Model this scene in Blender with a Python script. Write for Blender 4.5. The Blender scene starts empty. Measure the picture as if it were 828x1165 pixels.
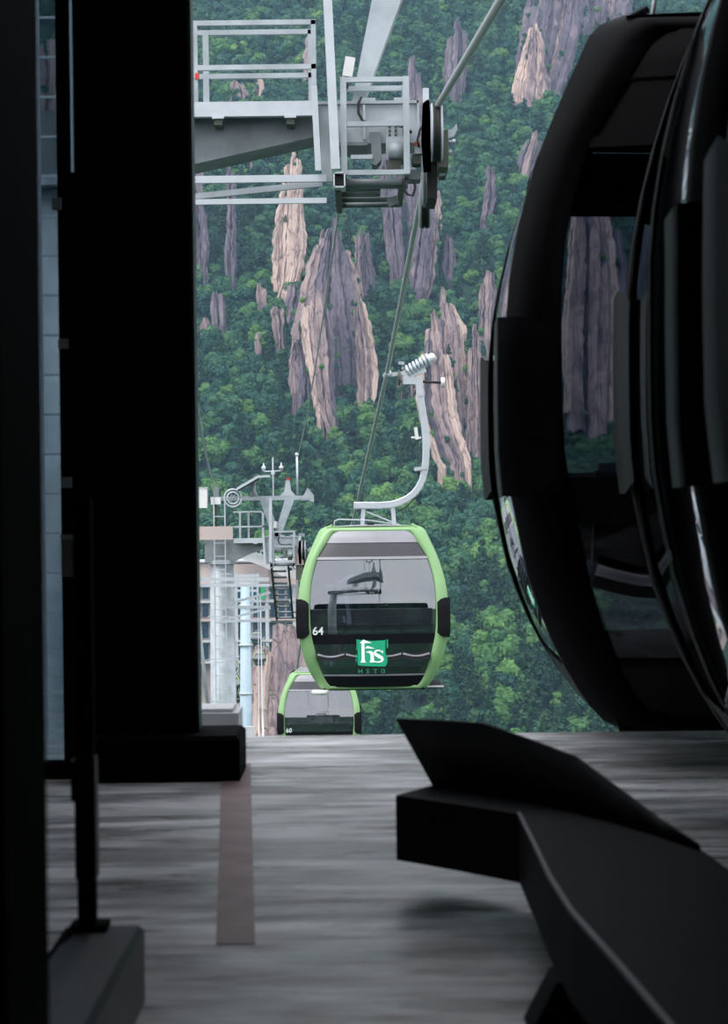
import bpy, bmesh, math, random
from mathutils import Vector, Matrix, noise

scene = bpy.context.scene
col = scene.collection
random.seed(7)

# ------------------------------------------------------------------ camera, light, exposure
FPX = 2400.0                    # focal length in pixels of the 828 x 1165 frame
ROLL = 0.0125                   # the camera leans a little clockwise; it looks level
EYE = Vector((0, 0, 0.75))
cam_d = bpy.data.cameras.new('camera')
cam = bpy.data.objects.new('camera', cam_d)
col.objects.link(cam)
cam.location = EYE
cam.rotation_euler = (math.pi / 2, ROLL, 0)
cam_d.sensor_width = 36
cam_d.lens = FPX * 36 / 1165
cam_d.clip_end = 4000
cam_d.clip_start = 0.05
cam_d.dof.use_dof = True
cam_d.dof.focus_distance = 30
cam_d.dof.aperture_fstop = 9.5
scene.camera = cam

w = bpy.data.worlds.new('overcast_sky')
scene.world = w
w.use_nodes = True
wn = w.node_tree.nodes
wl = w.node_tree.links
bg = wn['Background']
tc = wn.new('ShaderNodeTexCoord')
nz = wn.new('ShaderNodeTexNoise')
nz.inputs['Scale'].default_value = 3.0
nz.inputs['Detail'].default_value = 5
rp = wn.new('ShaderNodeValToRGB')
rp.color_ramp.elements[0].position = 0.3
rp.color_ramp.elements[0].color = (0.78, 0.84, 0.95, 1)
rp.color_ramp.elements[1].position = 0.7
rp.color_ramp.elements[1].color = (0.95, 0.97, 1.0, 1)
wl.new(tc.outputs['Generated'], nz.inputs['Vector'])
wl.new(nz.outputs['Fac'], rp.inputs['Fac'])
wl.new(rp.outputs['Color'], bg.inputs['Color'])
bg.inputs['Strength'].default_value = 1.75

sun_d = bpy.data.lights.new('veiled_sun', 'SUN')
sun_d.energy = 2.7
sun_d.angle = math.radians(35)
sun_d.color = (1.0, 0.97, 0.93)
sun = bpy.data.objects.new('veiled_sun', sun_d)
col.objects.link(sun)
sun.location = (-60, -40, 120)
sun.rotation_euler = Vector((0.42, 0.44, -1.05)).to_track_quat('-Z', 'Y').to_euler()

scene.view_settings.view_transform = 'Standard'
scene.view_settings.look = 'None'
scene.view_settings.gamma = 1
scene.view_settings.use_curve_mapping = False
scene.view_settings.exposure = 0.0
scene.cycles.volume_bounces = 0
scene.cycles.max_bounces = 8
scene.cycles.transparent_max_bounces = 16

# ------------------------------------------------------------------ geometry of the view
UP = Vector((math.sin(ROLL), 0, math.cos(ROLL)))
RT = Vector((math.cos(ROLL), 0, -math.sin(ROLL)))
FW = Vector((0, 1, 0))


def ray(px, py):
    return FW + RT * ((px - 414) / FPX) + UP * (-(py - 582.5) / FPX)


def P(px, py, D):
    d = ray(px, py)
    return EYE + d * (D / d.y)


def PZ(px, py, z):
    d = ray(px, py)
    return EYE + d * ((z - EYE.z) / d.z)


def proj(p):
    q = p - EYE
    dz = q.dot(FW)
    return 414 + q.dot(RT) / dz * FPX, 582.5 - q.dot(UP) / dz * FPX


def lerp_tab(tab, t):
    if t <= tab[0][0]:
        return tab[0][1]
    for (a, va), (b, vb) in zip(tab, tab[1:]):
        if t <= b:
            return va + (vb - va) * (t - a) / (b - a)
    return tab[-1][1]


# ------------------------------------------------------------------ materials
MATS = {}


def nodes_of(name):
    m = bpy.data.materials.new(name)
    m.use_nodes = True
    MATS[name] = m
    return m, m.node_tree.nodes, m.node_tree.links, m.node_tree.nodes['Principled BSDF']


def plain(name, c, rough=0.5, metal=0.0, var=0.15, scale=6.0, bump=0.0, coord='Object', spec=0.5):
    """a procedural paint or metal: base colour with a noise variation and optional fine relief"""
    m, n, l, b = nodes_of(name)
    tcn = n.new('ShaderNodeTexCoord')
    t = n.new('ShaderNodeTexNoise')
    t.inputs['Scale'].default_value = scale
    t.inputs['Detail'].default_value = 6
    r = n.new('ShaderNodeValToRGB')
    r.color_ramp.elements[0].position = 0.3
    r.color_ramp.elements[1].position = 0.72
    r.color_ramp.elements[0].color = tuple(x * (1 - var) for x in c) + (1,)
    r.color_ramp.elements[1].color = tuple(min(1, x * (1 + var)) for x in c) + (1,)
    l.new(tcn.outputs[coord], t.inputs['Vector'])
    l.new(t.outputs['Fac'], r.inputs['Fac'])
    l.new(r.outputs['Color'], b.inputs['Base Color'])
    b.inputs['Roughness'].default_value = rough
    b.inputs['Metallic'].default_value = metal
    b.inputs['Specular IOR Level'].default_value = spec
    if bump:
        bp = n.new('ShaderNodeBump')
        bp.inputs['Strength'].default_value = bump
        bp.inputs['Distance'].default_value = 0.01
        l.new(t.outputs['Fac'], bp.inputs['Height'])
        l.new(bp.outputs['Normal'], b.inputs['Normal'])
    return m


def glass_mat(name, tint, refl, rough=0.01):
    m, n, l, b = nodes_of(name)
    n.remove(b)
    out = n['Material Output']
    tr = n.new('ShaderNodeBsdfTransparent')
    gl = n.new('ShaderNodeBsdfGlossy')
    gl.inputs['Roughness'].default_value = rough
    gl.inputs['Color'].default_value = (0.93, 0.95, 1, 1)
    fr = n.new('ShaderNodeFresnel')
    fr.inputs['IOR'].default_value = 1.5
    ad = n.new('ShaderNodeMath')
    ad.operation = 'ADD'
    ad.use_clamp = True
    ad.inputs[1].default_value = refl
    t = n.new('ShaderNodeTexNoise')
    t.inputs['Scale'].default_value = 2.5
    r = n.new('ShaderNodeValToRGB')
    r.color_ramp.elements[0].color = tuple(x * 0.92 for x in tint) + (1,)
    r.color_ramp.elements[1].color = tuple(tint) + (1,)
    tcn = n.new('ShaderNodeTexCoord')
    l.new(tcn.outputs['Object'], t.inputs['Vector'])
    l.new(t.outputs['Fac'], r.inputs['Fac'])
    l.new(r.outputs['Color'], tr.inputs['Color'])
    mx = n.new('ShaderNodeMixShader')
    l.new(fr.outputs['Fac'], ad.inputs[0])
    l.new(ad.outputs[0], mx.inputs['Fac'])
    l.new(tr.outputs[0], mx.inputs[1])
    l.new(gl.outputs[0], mx.inputs[2])
    l.new(mx.outputs[0], out.inputs['Surface'])
    return m


plain('green_paint', (0.245, 0.435, 0.19), 0.35, var=0.05)
plain('painted_shade', (0.004, 0.004, 0.0055), 0.6, var=0.1, spec=0.08)  # black standing in for shade on the near cabins' frames and panels
plain('black_plastic', (0.008, 0.0085, 0.011), 0.5, spec=0.15)
plain('dark_frame', (0.005, 0.0055, 0.007), 0.55, spec=0.15)
plain('grey_panel', (0.30, 0.30, 0.33), 0.35, var=0.06)
plain('smoke_panel', (0.055, 0.055, 0.062), 0.2, var=0.1)
plain('white_plastic', (0.75, 0.75, 0.74), 0.4, var=0.05)
plain('galvanised', (0.40, 0.445, 0.475), 0.5, metal=0.25, var=0.2, scale=4)
plain('galvanised_dull', (0.22, 0.25, 0.265), 0.55, metal=0.2, var=0.2, scale=5)
plain('light_steel', (0.52, 0.56, 0.60), 0.42, metal=0.2, var=0.08)
plain('blue_steel', (0.38, 0.50, 0.58), 0.5, var=0.08)
plain('olive_steel', (0.075, 0.085, 0.065), 0.6, var=0.25)
plain('rubber', (0.008, 0.008, 0.009), 0.7)
plain('rope_steel', (0.5, 0.52, 0.53), 0.42, metal=0.4, var=0.2, scale=30)
plain('cable_black', (0.02, 0.02, 0.022), 0.6)
plain('red_paint', (0.6, 0.04, 0.03), 0.5)
plain('spring_steel', (0.55, 0.62, 0.68), 0.35, metal=0.4)
plain('logo_green', (0.0, 0.32, 0.16), 0.4, var=0.08)
plain('logo_white', (0.82, 0.86, 0.86), 0.4, var=0.02)
plain('logo_dark_green', (0.01, 0.16, 0.09), 0.4, var=0.1)
plain('seat_black', (0.012, 0.012, 0.015), 0.6)
plain('seat_rim', (0.20, 0.20, 0.24), 0.4)
plain('solar_cell', (0.02, 0.025, 0.05), 0.25)
plain('pink_stucco', (0.50, 0.415, 0.395), 0.8, var=0.1, scale=0.4)
plain('pale_concrete', (0.52, 0.54, 0.56), 0.85, var=0.1, scale=0.5)
plain('window_blue', (0.05, 0.10, 0.15), 0.15, var=0.4, scale=0.3)
plain('sign_green', (0.02, 0.42, 0.14), 0.5)
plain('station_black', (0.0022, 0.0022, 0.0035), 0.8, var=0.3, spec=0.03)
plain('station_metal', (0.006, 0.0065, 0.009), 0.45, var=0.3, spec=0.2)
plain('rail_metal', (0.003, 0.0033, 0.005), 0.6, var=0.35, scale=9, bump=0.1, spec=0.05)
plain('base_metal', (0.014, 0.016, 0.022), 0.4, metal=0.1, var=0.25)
plain('edge_highlight', (0.12, 0.125, 0.14), 0.4, metal=0.5, var=0.35, scale=14)
plain('kerb_concrete', (0.62, 0.64, 0.66), 0.8, var=0.1, scale=5, bump=0.2)
plain('dark_concrete', (0.09, 0.09, 0.095), 0.9, var=0.3, scale=2)  # dark concrete of the foundation
plain('stripe_paint', (0.21, 0.13, 0.13), 0.55, var=0.4, scale=7)
plain('bark', (0.06, 0.05, 0.04), 0.9, var=0.3)
glass_mat('cabin_glass', (0.34, 0.38, 0.44), 0.20)
glass_mat('shaded_glass', (0.38, 0.41, 0.46), 0.01)  # cabin glass with its reflection cut, shading the near cabins' windows
glass_mat('side_glass', (0.60, 0.65, 0.68), 0.12)
glass_mat('station_glass', (0.40, 0.46, 0.50), 0.04, 0.03)


def make_floor_mat():
    m, n, l, b = nodes_of('wet_concrete')
    g = n.new('ShaderNodeTexCoord')
    mp = n.new('ShaderNodeMapping')
    mp.inputs['Scale'].default_value = (1.1, 5.0, 1)
    l.new(g.outputs['Object'], mp.inputs['Vector'])
    t = n.new('ShaderNodeTexNoise')
    t.inputs['Scale'].default_value = 2.2
    t.inputs['Detail'].default_value = 9
    t.inputs['Roughness'].default_value = 0.65
    l.new(mp.outputs[0], t.inputs['Vector'])
    r = n.new('ShaderNodeValToRGB')
    e = r.color_ramp.elements
    e[0].position, e[0].color = 0.36, (0.28, 0.275, 0.27, 1)
    e[1].position, e[1].color = 0.62, (0.80, 0.80, 0.82, 1)
    l.new(t.outputs['Fac'], r.inputs['Fac'])
    # dark spots of dirt
    v = n.new('ShaderNodeTexVoronoi')
    v.inputs['Scale'].default_value = 3.4
    l.new(g.outputs['Object'], v.inputs['Vector'])
    vr = n.new('ShaderNodeValToRGB')
    vr.color_ramp.elements[0].position, vr.color_ramp.elements[0].color = 0.035, (0.25, 0.25, 0.25, 1)
    vr.color_ramp.elements[1].position, vr.color_ramp.elements[1].color = 0.06, (1, 1, 1, 1)
    l.new(v.outputs['Distance'], vr.inputs['Fac'])
    mu = n.new('ShaderNodeMixRGB')
    mu.blend_type = 'MULTIPLY'
    mu.inputs['Fac'].default_value = 0.8
    l.new(r.outputs['Color'], mu.inputs[1])
    l.new(vr.outputs['Color'], mu.inputs[2])
    # broad damp stains
    mp3 = n.new('ShaderNodeMapping')
    mp3.inputs['Scale'].default_value = (1.0, 2.6, 1)
    l.new(g.outputs['Object'], mp3.inputs['Vector'])
    t3_ = n.new('ShaderNodeTexNoise')
    t3_.inputs['Scale'].default_value = 1.6
    t3_.inputs['Detail'].default_value = 8
    t3_.inputs['Roughness'].default_value = 0.62
    l.new(mp3.outputs[0], t3_.inputs['Vector'])
    r3_ = n.new('ShaderNodeValToRGB')
    r3_.color_ramp.elements[0].position, r3_.color_ramp.elements[0].color = 0.42, (0.40, 0.385, 0.375, 1)
    r3_.color_ramp.elements[1].position, r3_.color_ramp.elements[1].color = 0.56, (1, 1, 1, 1)
    l.new(t3_.outputs['Fac'], r3_.inputs['Fac'])
    mu2 = n.new('ShaderNodeMixRGB')
    mu2.blend_type = 'MULTIPLY'
    mu2.inputs['Fac'].default_value = 0.85
    l.new(mu.outputs['Color'], mu2.inputs[1])
    l.new(r3_.outputs['Color'], mu2.inputs[2])
    l.new(mu2.outputs['Color'], b.inputs['Base Color'])
    # wet film: patches of low roughness
    t2 = n.new('ShaderNodeTexNoise')
    t2.inputs['Scale'].default_value = 1.7
    t2.inputs['Detail'].default_value = 6
    l.new(mp.outputs[0], t2.inputs['Vector'])
    rr = n.new('ShaderNodeValToRGB')
    rr.color_ramp.elements[0].position, rr.color_ramp.elements[0].color = 0.42, (0.24, 0.24, 0.24, 1)
    rr.color_ramp.elements[1].position, rr.color_ramp.elements[1].color = 0.62, (0.62, 0.62, 0.62, 1)
    l.new(t2.outputs['Fac'], rr.inputs['Fac'])
    l.new(rr.outputs['Color'], b.inputs['Roughness'])
    b.inputs['Specular IOR Level'].default_value = 0.6
    bp = n.new('ShaderNodeBump')
    bp.inputs['Strength'].default_value = 0.25
    bp.inputs['Distance'].default_value = 0.01
    l.new(t.outputs['Fac'], bp.inputs['Height'])
    l.new(bp.outputs['Normal'], b.inputs['Normal'])


make_floor_mat()


def make_rock_mat(name, dark, mid, pale, lo=0.36, hi=0.62):
    m, n, l, b = nodes_of(name)
    g = n.new('ShaderNodeNewGeometry')
    mp = n.new('ShaderNodeMapping')
    mp.inputs['Scale'].default_value = (0.22, 0.22, 0.075)
    l.new(g.outputs['Position'], mp.inputs['Vector'])
    t = n.new('ShaderNodeTexNoise')
    t.inputs['Scale'].default_value = 1.0
    t.inputs['Detail'].default_value = 9
    t.inputs['Roughness'].default_value = 0.68
    t.inputs['Distortion'].default_value = 0.5
    l.new(mp.outputs[0], t.inputs['Vector'])
    r = n.new('ShaderNodeValToRGB')
    e = r.color_ramp.elements
    e[0].position, e[0].color = lo, dark + (1,)
    e[1].position, e[1].color = hi, pale + (1,)
    k = e.new((lo + hi) / 2)
    k.color = mid + (1,)
    l.new(t.outputs['Fac'], r.inputs['Fac'])
    # joints in the granite: thin, mostly upright
    mp2 = n.new('ShaderNodeMapping')
    mp2.inputs['Scale'].default_value = (0.34, 0.34, 0.10)
    l.new(g.outputs['Position'], mp2.inputs['Vector'])
    dn = n.new('ShaderNodeTexNoise')
    dn.inputs['Scale'].default_value = 2.0
    l.new(mp2.outputs[0], dn.inputs['Vector'])
    mx0 = n.new('ShaderNodeMixRGB')
    mx0.inputs['Fac'].default_value = 0.35
    l.new(mp2.outputs[0], mx0.inputs[1])
    l.new(dn.outputs['Color'], mx0.inputs[2])
    v = n.new('ShaderNodeTexVoronoi')
    v.feature = 'DISTANCE_TO_EDGE'
    v.inputs['Scale'].default_value = 1.0
    l.new(mx0.outputs['Color'], v.inputs['Vector'])
    vr = n.new('ShaderNodeValToRGB')
    vr.color_ramp.elements[0].position, vr.color_ramp.elements[0].color = 0.0, (0.50, 0.46, 0.52, 1)
    vr.color_ramp.elements[1].position, vr.color_ramp.elements[1].color = 0.045, (1, 1, 1, 1)
    l.new(v.outputs['Distance'], vr.inputs['Fac'])
    mu = n.new('ShaderNodeMixRGB')
    mu.blend_type = 'MULTIPLY'
    mu.inputs['Fac'].default_value = 1.0
    l.new(r.outputs['Color'], mu.inputs[1])
    l.new(vr.outputs['Color'], mu.inputs[2])
    # moss on what faces up
    sp = n.new('ShaderNodeSeparateXYZ')
    l.new(g.outputs['Normal'], sp.inputs[0])
    mr = n.new('ShaderNodeMapRange')
    mr.inputs['From Min'].default_value = 0.45
    mr.inputs['From Max'].default_value = 0.75
    l.new(sp.outputs['Z'], mr.inputs['Value'])
    mm = n.new('ShaderNodeMixRGB')
    mm.inputs[2].default_value = (0.03, 0.09, 0.035, 1)
    l.new(mr.outputs[0], mm.inputs['Fac'])
    l.new(mu.outputs['Color'], mm.inputs[1])
    l.new(mm.outputs['Color'], b.inputs['Base Color'])
    b.inputs['Roughness'].default_value = 0.9
    b.inputs['Specular IOR Level'].default_value = 0.15
    bp = n.new('ShaderNodeBump')
    bp.inputs['Strength'].default_value = 0.7
    bp.inputs['Distance'].default_value = 1.2
    l.new(t.outputs['Fac'], bp.inputs['Height'])
    l.new(bp.outputs['Normal'], b.inputs['Normal'])


make_rock_mat('rock_pale', (0.30, 0.23, 0.23), (0.46, 0.36, 0.33), (0.58, 0.46, 0.415), 0.28, 0.60)
make_rock_mat('rock_tan', (0.145, 0.115, 0.135), (0.29, 0.225, 0.235), (0.46, 0.36, 0.35), 0.32, 0.68)
make_rock_mat('rock_purple', (0.095, 0.083, 0.115), (0.165, 0.138, 0.175), (0.30, 0.242, 0.265), 0.34, 0.72)


def make_leaf_mat(name, cols, rough=0.6):
    m, n, l, b = nodes_of(name)
    oi = n.new('ShaderNodeObjectInfo')
    g = n.new('ShaderNodeNewGeometry')
    t = n.new('ShaderNodeTexNoise')
    t.inputs['Scale'].default_value = 0.55
    t.inputs['Detail'].default_value = 4
    l.new(g.outputs['Position'], t.inputs['Vector'])
    ad = n.new('ShaderNodeMath')
    ad.operation = 'MULTIPLY_ADD'
    ad.inputs[1].default_value = 0.62
    l.new(oi.outputs['Random'], ad.inputs[0])
    mr = n.new('ShaderNodeMapRange')
    mr.inputs['From Min'].default_value = 0.3
    mr.inputs['From Max'].default_value = 0.7
    mr.inputs['To Max'].default_value = 0.38
    l.new(t.outputs['Fac'], mr.inputs['Value'])
    l.new(mr.outputs[0], ad.inputs[2])
    r = n.new('ShaderNodeValToRGB')
    e = r.color_ramp.elements
    e[0].position, e[0].color = 0.0, cols[0] + (1,)
    e[1].position, e[1].color = 1.0, cols[-1] + (1,)
    for i, c in enumerate(cols[1:-1]):
        k = e.new((i + 1) / (len(cols) - 1))
        k.color = c + (1,)
    l.new(ad.outputs[0], r.inputs['Fac'])
    l.new(r.outputs['Color'], b.inputs['Base Color'])
    b.inputs['Roughness'].default_value = rough
    b.inputs['Specular IOR Level'].default_value = 0.2
    tl = n.new('ShaderNodeBsdfTranslucent')
    l.new(r.outputs['Color'], tl.inputs['Color'])
    mx = n.new('ShaderNodeMixShader')
    mx.inputs['Fac'].default_value = 0.3
    l.new(b.outputs[0], mx.inputs[1])
    l.new(tl.outputs[0], mx.inputs[2])
    l.new(mx.outputs[0], n['Material Output'].inputs['Surface'])


make_leaf_mat('broad_leaf', [(0.018, 0.068, 0.056), (0.032, 0.115, 0.074), (0.054, 0.165, 0.080), (0.135, 0.27, 0.075)])
make_leaf_mat('pine_needle', [(0.020, 0.066, 0.042), (0.036, 0.104, 0.050), (0.075, 0.160, 0.058)])
make_leaf_mat('young_leaf', [(0.040, 0.125, 0.060), (0.075, 0.200, 0.068), (0.115, 0.265, 0.075), (0.20, 0.36, 0.09)])
plain('forest_floor', (0.014, 0.05, 0.032), 0.95, var=0.5, scale=0.12)


# ------------------------------------------------------------------ mesh builder
class MB:
    def __init__(self):
        self.v, self.f = [], []

    def add(self, vs, fs):
        o = len(self.v)
        self.v += [tuple(p) for p in vs]
        self.f += [tuple(i + o for i in q) for q in fs]
        return self

    def hull8(self, a, b):
        """a, b: two quads (4 points each) -> closed box"""
        return self.add(list(a) + list(b), [(3, 2, 1, 0), (4, 5, 6, 7), (0, 1, 5, 4), (1, 2, 6, 5), (2, 3, 7, 6), (3, 0, 4, 7)])

    def box(self, x0, x1, y0, y1, z0, z1):
        return self.hull8([(x0, y0, z0), (x1, y0, z0), (x1, y1, z0), (x0, y1, z0)],
                          [(x0, y0, z1), (x1, y0, z1), (x1, y1, z1), (x0, y1, z1)])

    def bar(self, p, q, a, b=None, upv=(0, 1, 0)):
        """rectangular bar from p to q; b is the thickness along upv"""
        p, q = Vector(p), Vector(q)
        b = a if b is None else b
        d = (q - p).normalized()
        u = Vector(upv)
        if abs(d.dot(u)) > 0.98:
            u = Vector((1, 0, 0))
        s = d.cross(u).normalized()
        t = s.cross(d).normalized()
        k = [s * (a / 2) + t * (b / 2), -s * (a / 2) + t * (b / 2), -s * (a / 2) - t * (b / 2), s * (a / 2) - t * (b / 2)]
        return self.hull8([p + i for i in k], [q + i for i in k])

    def sweep(self, path, sec, upv=(0, 1, 0), closed=True):
        """sweep a section (list of (s, t)) along a path"""
        path = [Vector(p) for p in path]
        n = len(sec)
        vs = []
        for i, p in enumerate(path):
            d = (path[min(i + 1, len(path) - 1)] - path[max(i - 1, 0)]).normalized()
            u = Vector(upv)
            if abs(d.dot(u)) > 0.985:
                u = Vector((1, 0, 0.01))
            s = d.cross(u).normalized()
            t = s.cross(d).normalized()
            vs += [p + s * a + t * b for a, b in sec]
        fs = []
        for i in range(len(path) - 1):
            for j in range(n):
                k = (j + 1) % n
                fs.append((i * n + j, i * n + k, (i + 1) * n + k, (i + 1) * n + j))
        fs.append(tuple(range(n - 1, -1, -1)))
        fs.append(tuple(range((len(path) - 1) * n, len(path) * n)))
        return self.add(vs, fs)

    def tube(self, path, r, n=8, upv=(0, 1, 0)):
        return self.sweep(path, [(r * math.cos(2 * math.pi * i / n), r * math.sin(2 * math.pi * i / n)) for i in range(n)], upv)

    def lathe(self, c, axis, prof, n=20):
        """prof: list of (distance along axis, radius)"""
        c, ax = Vector(c), Vector(axis).normalized()
        u = Vector((0, 0, 1)) if abs(ax.z) < 0.9 else Vector((1, 0, 0))
        s = ax.cross(u).normalized()
        t = s.cross(ax)
        vs, fs = [], []
        for a, r in prof:
            for i in range(n):
                th = 2 * math.pi * i / n
                vs.append(c + ax * a + (s * math.cos(th) + t * math.sin(th)) * r)
        for k in range(len(prof) - 1):
            for i in range(n):
                j = (i + 1) % n
                fs.append((k * n + i, k * n + j, (k + 1) * n + j, (k + 1) * n + i))
        fs.append(tuple(range(n - 1, -1, -1)))
        fs.append(tuple(range((len(prof) - 1) * n, len(prof) * n)))
        return self.add(vs, fs)

    def prism(self, poly, off):
        """flat polygon (3D points) extruded by vector off"""
        n = len(poly)
        off = Vector(off)
        a = [Vector(p) for p in poly]
        vs = a + [p + off for p in a]
        fs = [tuple(range(n)), tuple(range(2 * n - 1, n - 1, -1))]
        for i in range(n):
            j = (i + 1) % n
            fs.append((i, i + n, j + n, j))
        return self.add(vs, fs)

    def grid(self, rows):
        n = len(rows[0])
        vs = [p for r in rows for p in r]
        fs = []
        for i in range(len(rows) - 1):
            for j in range(n - 1):
                fs.append((i * n + j, i * n + j + 1, (i + 1) * n + j + 1, (i + 1) * n + j))
        return self.add(vs, fs)

    def mesh(self, name, mat, smooth=False, fix=True):
        me = bpy.data.meshes.new(name)
        me.from_pydata(self.v, [], self.f)
        if fix:
            bm = bmesh.new()
            bm.from_mesh(me)
            bmesh.ops.recalc_face_normals(bm, faces=bm.faces)
            bm.to_mesh(me)
            bm.free()
        me.materials.append(MATS[mat])
        if smooth:
            me.polygons.foreach_set('use_smooth', [True] * len(me.polygons))
        me.update()
        return me

    def build(self, name, mat, parent=None, smooth=False, loc=None, fix=True):
        o = bpy.data.objects.new(name, self.mesh(name, mat, smooth, fix))
        col.objects.link(o)
        if parent:
            o.parent = parent
        if loc is not None:
            o.location = loc
        return o


def tag(o, label=None, cat=None, group=None, kind=None):
    if label:
        o['label'] = label
    if cat:
        o['category'] = cat
    if group:
        o['group'] = group
    if kind:
        o['kind'] = kind
    return o


def empty(name, loc=(0, 0, 0), rz=0.0):
    o = bpy.data.objects.new(name, None)
    o.empty_display_size = 0.2
    col.objects.link(o)
    o.location = loc
    o.rotation_euler = (0, 0, rz)
    return o


def rebase(o):
    """move a mesh object's origin to the middle of its underside"""
    me = o.data
    xs = [v.co.x for v in me.vertices]
    ys = [v.co.y for v in me.vertices]
    zs = [v.co.z for v in me.vertices]
    c = Vector(((min(xs) + max(xs)) / 2, (min(ys) + max(ys)) / 2, min(zs)))
    me.transform(Matrix.Translation(-c))
    o.location = o.location + c
    return o


def kids(o):
    return [c for c in bpy.data.objects if c.parent == o]


def copy_tree(o, parent=None, skip=()):
    c = o.copy()
    col.objects.link(c)
    c.parent = parent
    for ch in kids(o):
        if ch.name.split('.')[0] not in skip:
            copy_tree(ch, c, skip)
    return c


# ================================================================== THE STATION
EDGE = PZ(414, 836, 0).y
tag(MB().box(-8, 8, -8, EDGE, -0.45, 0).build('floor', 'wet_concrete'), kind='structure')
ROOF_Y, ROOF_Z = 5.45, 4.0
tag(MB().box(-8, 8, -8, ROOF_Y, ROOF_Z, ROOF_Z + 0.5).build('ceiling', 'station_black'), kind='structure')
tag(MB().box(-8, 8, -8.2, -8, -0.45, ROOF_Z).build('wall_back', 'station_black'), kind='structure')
tag(MB().box(-8, 8, -8, EDGE - 0.05, -4.5, -0.45).build('wall_foundation', 'dark_concrete'), kind='structure')
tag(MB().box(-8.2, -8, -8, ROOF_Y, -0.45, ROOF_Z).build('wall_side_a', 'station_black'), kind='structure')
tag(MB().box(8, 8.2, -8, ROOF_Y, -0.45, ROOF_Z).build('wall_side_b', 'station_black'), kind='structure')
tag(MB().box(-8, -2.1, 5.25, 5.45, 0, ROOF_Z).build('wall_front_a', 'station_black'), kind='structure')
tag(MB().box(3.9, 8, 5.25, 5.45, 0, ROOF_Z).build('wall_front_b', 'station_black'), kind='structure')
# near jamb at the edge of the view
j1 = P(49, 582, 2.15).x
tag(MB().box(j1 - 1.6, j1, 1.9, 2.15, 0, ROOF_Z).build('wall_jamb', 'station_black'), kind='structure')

# big dark column with its plinth
cx0, cx1 = P(91, 700, 6.0).x, P(222, 700, 6.0).x
colr = empty('column', ((cx0 + cx1) / 2, 6.0, 0))
tag(colr, kind='structure')
hw = (cx1 - cx0) / 2
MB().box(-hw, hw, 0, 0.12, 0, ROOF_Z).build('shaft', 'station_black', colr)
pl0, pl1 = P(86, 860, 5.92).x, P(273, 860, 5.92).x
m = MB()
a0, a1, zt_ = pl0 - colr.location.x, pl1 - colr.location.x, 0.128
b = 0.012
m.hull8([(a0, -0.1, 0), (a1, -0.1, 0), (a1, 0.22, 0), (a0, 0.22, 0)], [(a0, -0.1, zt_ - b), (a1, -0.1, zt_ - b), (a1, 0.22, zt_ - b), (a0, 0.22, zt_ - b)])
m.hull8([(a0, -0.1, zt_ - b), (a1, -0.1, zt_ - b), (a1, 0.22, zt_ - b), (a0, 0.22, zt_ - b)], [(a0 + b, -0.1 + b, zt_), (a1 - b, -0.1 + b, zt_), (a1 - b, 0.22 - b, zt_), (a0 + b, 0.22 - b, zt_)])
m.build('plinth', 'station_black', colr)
# a slim lighter strip that paints the light along the column's side
MB().box(hw, hw + 0.006, 0.02, 0.12, 0.13, ROOF_Z).build('side_highlight', 'base_metal', colr)

# pale kerb block beyond the plinth, on the platform edge
kx0, kx1 = P(205, 820, 6.7).x, P(272, 820, 6.7).x
kz = P(240, 806, 6.7).z
k = MB()
k.box(kx0, kx1, 6.66, 6.9, 0, kz - 0.012)
k.box(kx0, kx1 - 0.02, 6.68, 6.88, kz - 0.012, kz)
tag(rebase(k.build('kerb_block', 'kerb_concrete')), 'pale concrete kerb block behind the dark column plinth', 'kerb')

# side window between jamb and column
win = empty('window_1', (cx0 - 0.6, 6.0, 0))
tag(win, kind='structure')
wx = lambda px, y=700, D=6.0: P(px, y, D).x - win.location.x
MB().box(-0.72, wx(71), 0.03, 0.04, 0.02, ROOF_Z).build('pane', 'station_glass', win)
MB().box(wx(71), wx(84), 0, 0.06, 0, ROOF_Z).build('mullion', 'station_black', win)
zgap = P(88, 195, 6.0).z
MB().box(wx(84), wx(91.5), 0.03, 0.036, zgap, ROOF_Z).build('pane', 'station_glass', win)  # pane added to dim the bright gap beside the column
MB().box(wx(84), wx(91), 0.01, 0.05, 0, zgap).build('infill', 'station_black', win)
MB().box(-0.72, wx(71), 0.0, 0.06, 0, 0.05).build('window_sill', 'station_black', win)
for px0, px1, py0, py1 in ((66, 76, 226, 239), (71, 82, 386, 397), (73, 84, 543, 555)):
    MB().box(wx(px0), wx(px1), -0.02, 0, P(70, py1, 6).z, P(70, py0, 6).z).build('clip', 'galvanised_dull', win)
jb = empty('junction_box', P(79, 656, 5.95))
tag(jb, 'small dull green box with pale lid on the dark window mullion', 'box')
MB().box(-0.018, 0.02, -0.03, 0.03, 0, 0.105).build('case', 'olive_steel', jb)
MB().box(-0.02, 0.022, -0.033, 0.033, 0.105, 0.118).build('lid', 'galvanised_dull', jb)

# slim post on a metal box
bz = 0.12
PY = 3.2
bp_ = empty('barrier_post', (-0.42, 3.0, 0))
tag(bp_, 'slim black post standing on a dark metal box beside the jamb', 'post')
bx0, bx1 = P(74, 1060, PY).x + 0.42, P(160, 1060, PY).x + 0.42
m = MB()
m.box(bx0, bx1, -0.75, 0.25, 0, bz - 0.01)
m.hull8([(bx0, -0.75, bz - 0.01), (bx1, -0.75, bz - 0.01), (bx1, 0.25, bz - 0.01), (bx0, 0.25, bz - 0.01)],
        [(bx0 + .008, -0.74, bz), (bx1 - .008, -0.74, bz), (bx1 - .008, 0.24, bz), (bx0 + .008, 0.24, bz)])
m.build('base_box', 'base_metal', bp_)
px_ = lambda p: P(p, 900, PY).x - bp_.location.x
MB().box(px_(86), px_(106), 0.205, 0.235, bz, P(96, 566, PY).z).build('pole', 'station_black', bp_)
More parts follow.
